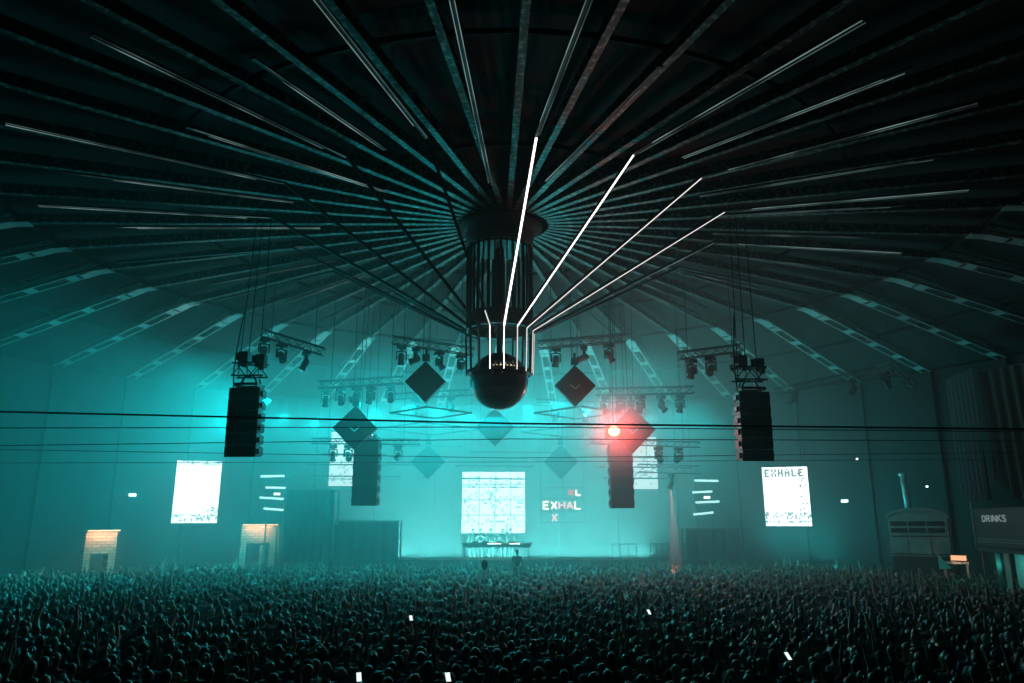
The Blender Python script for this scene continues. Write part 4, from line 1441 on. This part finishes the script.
def link_part(name, me, parent, m):
    o = bpy.data.objects.new(name, me)
    COL.objects.link(o); o.parent = parent
    if m is not None:
        o.material_slots[0].link = 'OBJECT'; o.material_slots[0].material = m
    return o
def person(label, loc, hair, shirt, pose, pant=0, scale=1.0, rz=0.0, seated=False, group=None):
    body = bpy.data.objects.new('person', BODY_SIT if seated else BODY[pose])
    COL.objects.link(body)
    body.location = loc; body.rotation_euler = (0, 0, rz); body.scale = (scale,) * 3
    tag(body, label, 'person', group)
    link_part('shirt', SHIRTMESH[pose], body, SHM[shirt])
    link_part('trousers', TROUSERS_SIT if seated else TROUSERS, body, PANT[pant])
    hm, hc = HAIR[hair]
    if hm: link_part('cap' if hm == 'cap' else 'hair', HAIRMESH[hm], body, hc)
    for em in EYES: link_part('eye', em, body, None)
    return body

# ---- where they stand
CR = random.Random(21)
STAGE_Y = 19.3
taken = []     # extra people placed first: x, y, radius
def free(x, y):
    return all((x - a) ** 2 + (y - b_) ** 2 > r * r for a, b_, r in taken)
# phones and the people who hold them
PHZ = 1.79
phones = [(411, 618, 'near the middle of the crowd'), (448, 677, 'nearest row left of middle'), (359, 677, 'at the bottom edge left of the middle'),
          (649, 612, 'under the pink beam'), (788, 656, 'low on the right side'), (1004, 0, '')][:5]
M['phone_screen'] = glow('bright phone screen', (0.85, 1.0, 1.0), 1.1)
USEDL = set()
for i, (px, py, where) in enumerate(phones):
    q = at(px, py, 10.0); d = 10.0 * (PHZ - 4.0) / (q.z - 4.0)
    q = at(px, py, d)
    t = thing('phone', 'lit phone held up ' + where, 'phone', q)
    b = MB(); b.box((0, .006, 0), (.078, .010, .158)); b.build('case', M['black'], t)
    b = MB(); b.box((0, -.001, 0), (.070, .004, .150)); b.build('screen', M['phone_screen'], t)
    t.rotation_euler = (math.radians(-48), 0, .3)
    px_, py_ = q.x - .16, q.y - .46
    taken.append((px_, py_, .5))
    hair = ('short dark hair', 'long brown hair', 'black cap', 'short brown hair', 'brown ponytail')[i]
    person('person holding a lit phone up, %s, %s' % (hair, where), (px_, py_, 0), hair, 'black', 'phone held up', i % 3, group='crowd nearest the camera')
# one person sitting on the shoulders of another, facing the stage
sp = at(517, 549, 38.0)
zt = sp.z - 1.80
person('person sitting on shoulders high above the crowd before the square screen', (sp.x, sp.y, zt), 'short dark hair', 'black', 'arms down', 1, 1.0, 0, True, 'people raised on shoulders')
person('person carrying another on the shoulders before the square screen', (sp.x, sp.y + .16, 0), 'short dark hair', 'black', 'arms down', 1, (zt + .80) / 1.50, 0, False, 'people raised on shoulders')
taken.append((sp.x, sp.y, .7))
# crew on the stage in front of the square screen
for i, (px, pose, hair) in enumerate(((473, 'arms down', 'short dark hair'), (480.5, 'hands at the chest', 'short brown hair'), (491, 'arms down', 'black cap'), (503, 'arms down', 'long dark hair'), (510.5, 'right arm raised', 'short dark hair'))):
    q = at(px, 530, 47.6)
    person('dark figure on the stage before the square screen, %s from the left' % ORD[i], (q.x, q.y, 1.8), hair, 'black', pose, 1, 1.0, PI, group='people on the stage')
# holder of the balloon string
taken.append((bc.x, bc.y, .3))
person('person under the black balloon holding its string', (bc.x - .17, bc.y - .03, 0), 'short dark hair', 'navy', 'right arm raised', 1, .80, 0, group='people raised on shoulders' if False else None)
# white flag on the right
fp = at(940, 576, 33.0)
ft = thing('hand_flag', 'small white triangular flag held up left of the glowing orange sign', 'flag', (fp.x, fp.y, 1.55))
b = MB(); b.tube((0, 0, 0), (0, 0, 1.15), .012, 6); b.build('stick', M['grey'], ft)
b = MB(); b.add([(0, 0, 1.15), (0, 0, .50), (.62, .06, .52), (.3, .05, .80), (0, .012, 1.15), (0, .012, .50), (.62, .072, .52), (.3, .062, .80)], [(0, 1, 2, 3), (7, 6, 5, 4), (0, 4, 5, 1), (1, 5, 6, 2), (2, 6, 7, 3), (3, 7, 4, 0)]); b.build('cloth', M['mark'], ft)

BLK = []       # bar, kiosk, doorways, towers, stands
for o in list(bpy.data.objects):
    if o.parent is None and o.name.split('.')[0] in ('drinks_bar', 'arched_kiosk', 'brick_doorway', 'stage_tower', 'door_frame_stand', 'batten_stand', 'stage'):
        bpy.context.view_layer.update()
        ps_ = [c_.matrix_world @ Vector(q) for c_ in o.children if c_.type == 'MESH' for q in c_.bound_box]
        inv = o.matrix_world.inverted()
        ql = [inv @ p for p in ps_]
        BLK.append((inv, min(q.x for q in ql) - .35, max(q.x for q in ql) + .35, min(q.y for q in ql) - .35, max(q.y for q in ql) + .35))
def blocked(x, y):
    for inv, x0, x1, y0, y1 in BLK:
        q = inv @ Vector((x, y, 0))
        if x0 < q.x < x1 and y0 < q.y < y1: return True
    return False
spots = []
y = -26.0 + 10.6
rowi = 0
while y < STAGE_Y:
    d = y + 26.0
    pitch = .56
    half = d * .72 + 1.0
    nx = int(half / .54)
    for k in range(-nx, nx + 1):
        x = .15 + (k + (.5 if rowi % 2 else 0)) * .54 + CR.uniform(-.16, .16)
        yy = y + CR.uniform(-.17, .17)
        if math.hypot(x, yy) > 25.6: continue
        if CR.random() < .07: continue
        if x > 17.5 and yy > -4 and (x - 17.5) * .9 + (yy + 4) * .1 > 3.2 and False: continue
        if not free(x, yy) or blocked(x, yy): continue
        spots.append((x, yy))
    y += pitch; rowi += 1
spots.sort(key=lambda p: (p[1] + 26))
def vis(p):
    d = p[1] + 26.0
    return d > 11.2 and abs(p[0] - .15) < d * .70
near = [p for p in spots if vis(p)][:300]
ns = set(near)
far = [p for p in spots if p not in ns and p[1] + 26 > 10.9]
hk = list(HAIR); hw = [18, 14, 5, 8, 8, 5, 4, 4, 4, 3, 4, 2, 4]
sk_ = list(SHIRT); sw = [30, 8, 14, 12, 6, 3, 6, 6]
pk = [p for p in POSE if p != 'phone held up']; pw = [54, 4, 4, 3, 28, 3]
seen = set()
for x, y in near:
    side = '\'s left side' if x < -.10 * (y + 26) * 1.0 - .3 else ('\'s right side' if x > .10 * (y + 26) + .3 else '\'s middle')
    for tr in range(400):
        h = CR.choices(hk, hw)[0]; s_ = CR.choices(sk_, sw)[0]; p_ = CR.choices(pk, pw)[0]
        if (h, s_, p_, side) not in seen: break
    seen.add((h, s_, p_, side))
    lab = 'person with %s, %s shirt, %s, in the crowd%s' % (h, s_, p_, side)
    person(lab, (x, y, 0), h, s_, p_, CR.randrange(3), CR.uniform(.88, 1.0), CR.uniform(-.5, .5), group='crowd nearest the camera')

# ---- the rest of the crowd: one mass of simpler figures
LOW = []
lowmats = [M['skin'], SHM['black'], SHM['grey'], SHM['navy'], SHM['white'], SHM['olive'], PANT[0], HAIRC['dark'], HAIRC['brown'], HAIRC['blond'], CAPC['white']]
for ps in POSE:
    s = body_sk(ps, False, True)
    me = skin_mesh('low', s.v, s.e, s.r, 0, 0, [M['skin']])
    vv = np.array([v.co[:] for v in me.vertices]); ff = [tuple(p.vertices) for p in me.polygons]
    mm = []
    for p in me.polygons:
        c = p.center
        if c.z < .95: mm.append('p')
        elif c.z < 1.47 and abs(c.x) < .26 : mm.append('s')
        else: mm.append('k')
    hb = MB(); hb.ball((0, .005, 1.665), .078, .098, .115, 10, 8)
    hm = []
    for f in hb.f:
        c = [sum(hb.v[i][a] for i in f) / len(f) for a in range(3)]
        hm.append('h' if (c[2] > 1.73 or (c[1] < .02 and c[2] > 1.60)) else 'k')
    base = len(vv)
    V = np.vstack([vv, np.array(hb.v)])
    F = ff + [tuple(i + base for i in f) for f in hb.f]
    LOW.append((V, F, mm + hm))
lw = [62, 3, 5, 1.5, 24, 2, 2]
VV, LOOPS, LS, LT, MI = [], [], [], [], []
nv = nl = 0
pre = []
for V, F, K in LOW:
    pre.append((V, np.concatenate([np.array(f) for f in F]), np.array([len(f) for f in F]), np.array([{'p': 0, 's': 1, 'h': 2, 'k': 3}[k] for k in K])))
for x, y in far:
    V, L, T, K = pre[CR.choices(range(len(pre)), lw)[0]]
    a = CR.uniform(-.6, .6); sc = CR.uniform(.88, 1.02)
    R_ = np.array([[math.cos(a), -math.sin(a), 0], [math.sin(a), math.cos(a), 0], [0, 0, 1]]) * sc
    W = V @ R_.T + np.array([x, y, 0])
    VV.append(W); LOOPS.append(L + nv); LT.append(T)
    sm = CR.choices([1, 2, 3, 4, 5], [40, 16, 16, 9, 8])[0]; hm = CR.choices([7, 8, 9, 10], [60, 28, 9, 3])[0]
    MI.append(np.array([6, sm, hm, 0])[K])
    nv += len(V)
VV = np.concatenate(VV); LOOPS = np.concatenate(LOOPS); LT = np.concatenate(LT); MI = np.concatenate(MI)
me = bpy.data.meshes.new('crowd')
me.vertices.add(len(VV)); me.vertices.foreach_set('co', VV.astype(np.float32).ravel())
me.loops.add(len(LOOPS)); me.loops.foreach_set('vertex_index', LOOPS.astype(np.int32))
me.polygons.add(len(LT))
ls = np.concatenate([[0], np.cumsum(LT)[:-1]]).astype(np.int32)
me.polygons.foreach_set('loop_start', ls)
for m in lowmats: me.materials.append(m)
me.polygons.foreach_set('material_index', MI.astype(np.int32))
me.polygons.foreach_set('use_smooth', np.ones(len(LT), dtype=bool))
me.update(calc_edges=True)
co = bpy.data.objects.new('crowd', me); COL.objects.link(co)
tag(co, 'packed dancing crowd stretching from the nearer rows back to the stage', 'crowd', None, 'stuff')
print('people near', len(near), 'far', len(far), 'verts', len(VV))
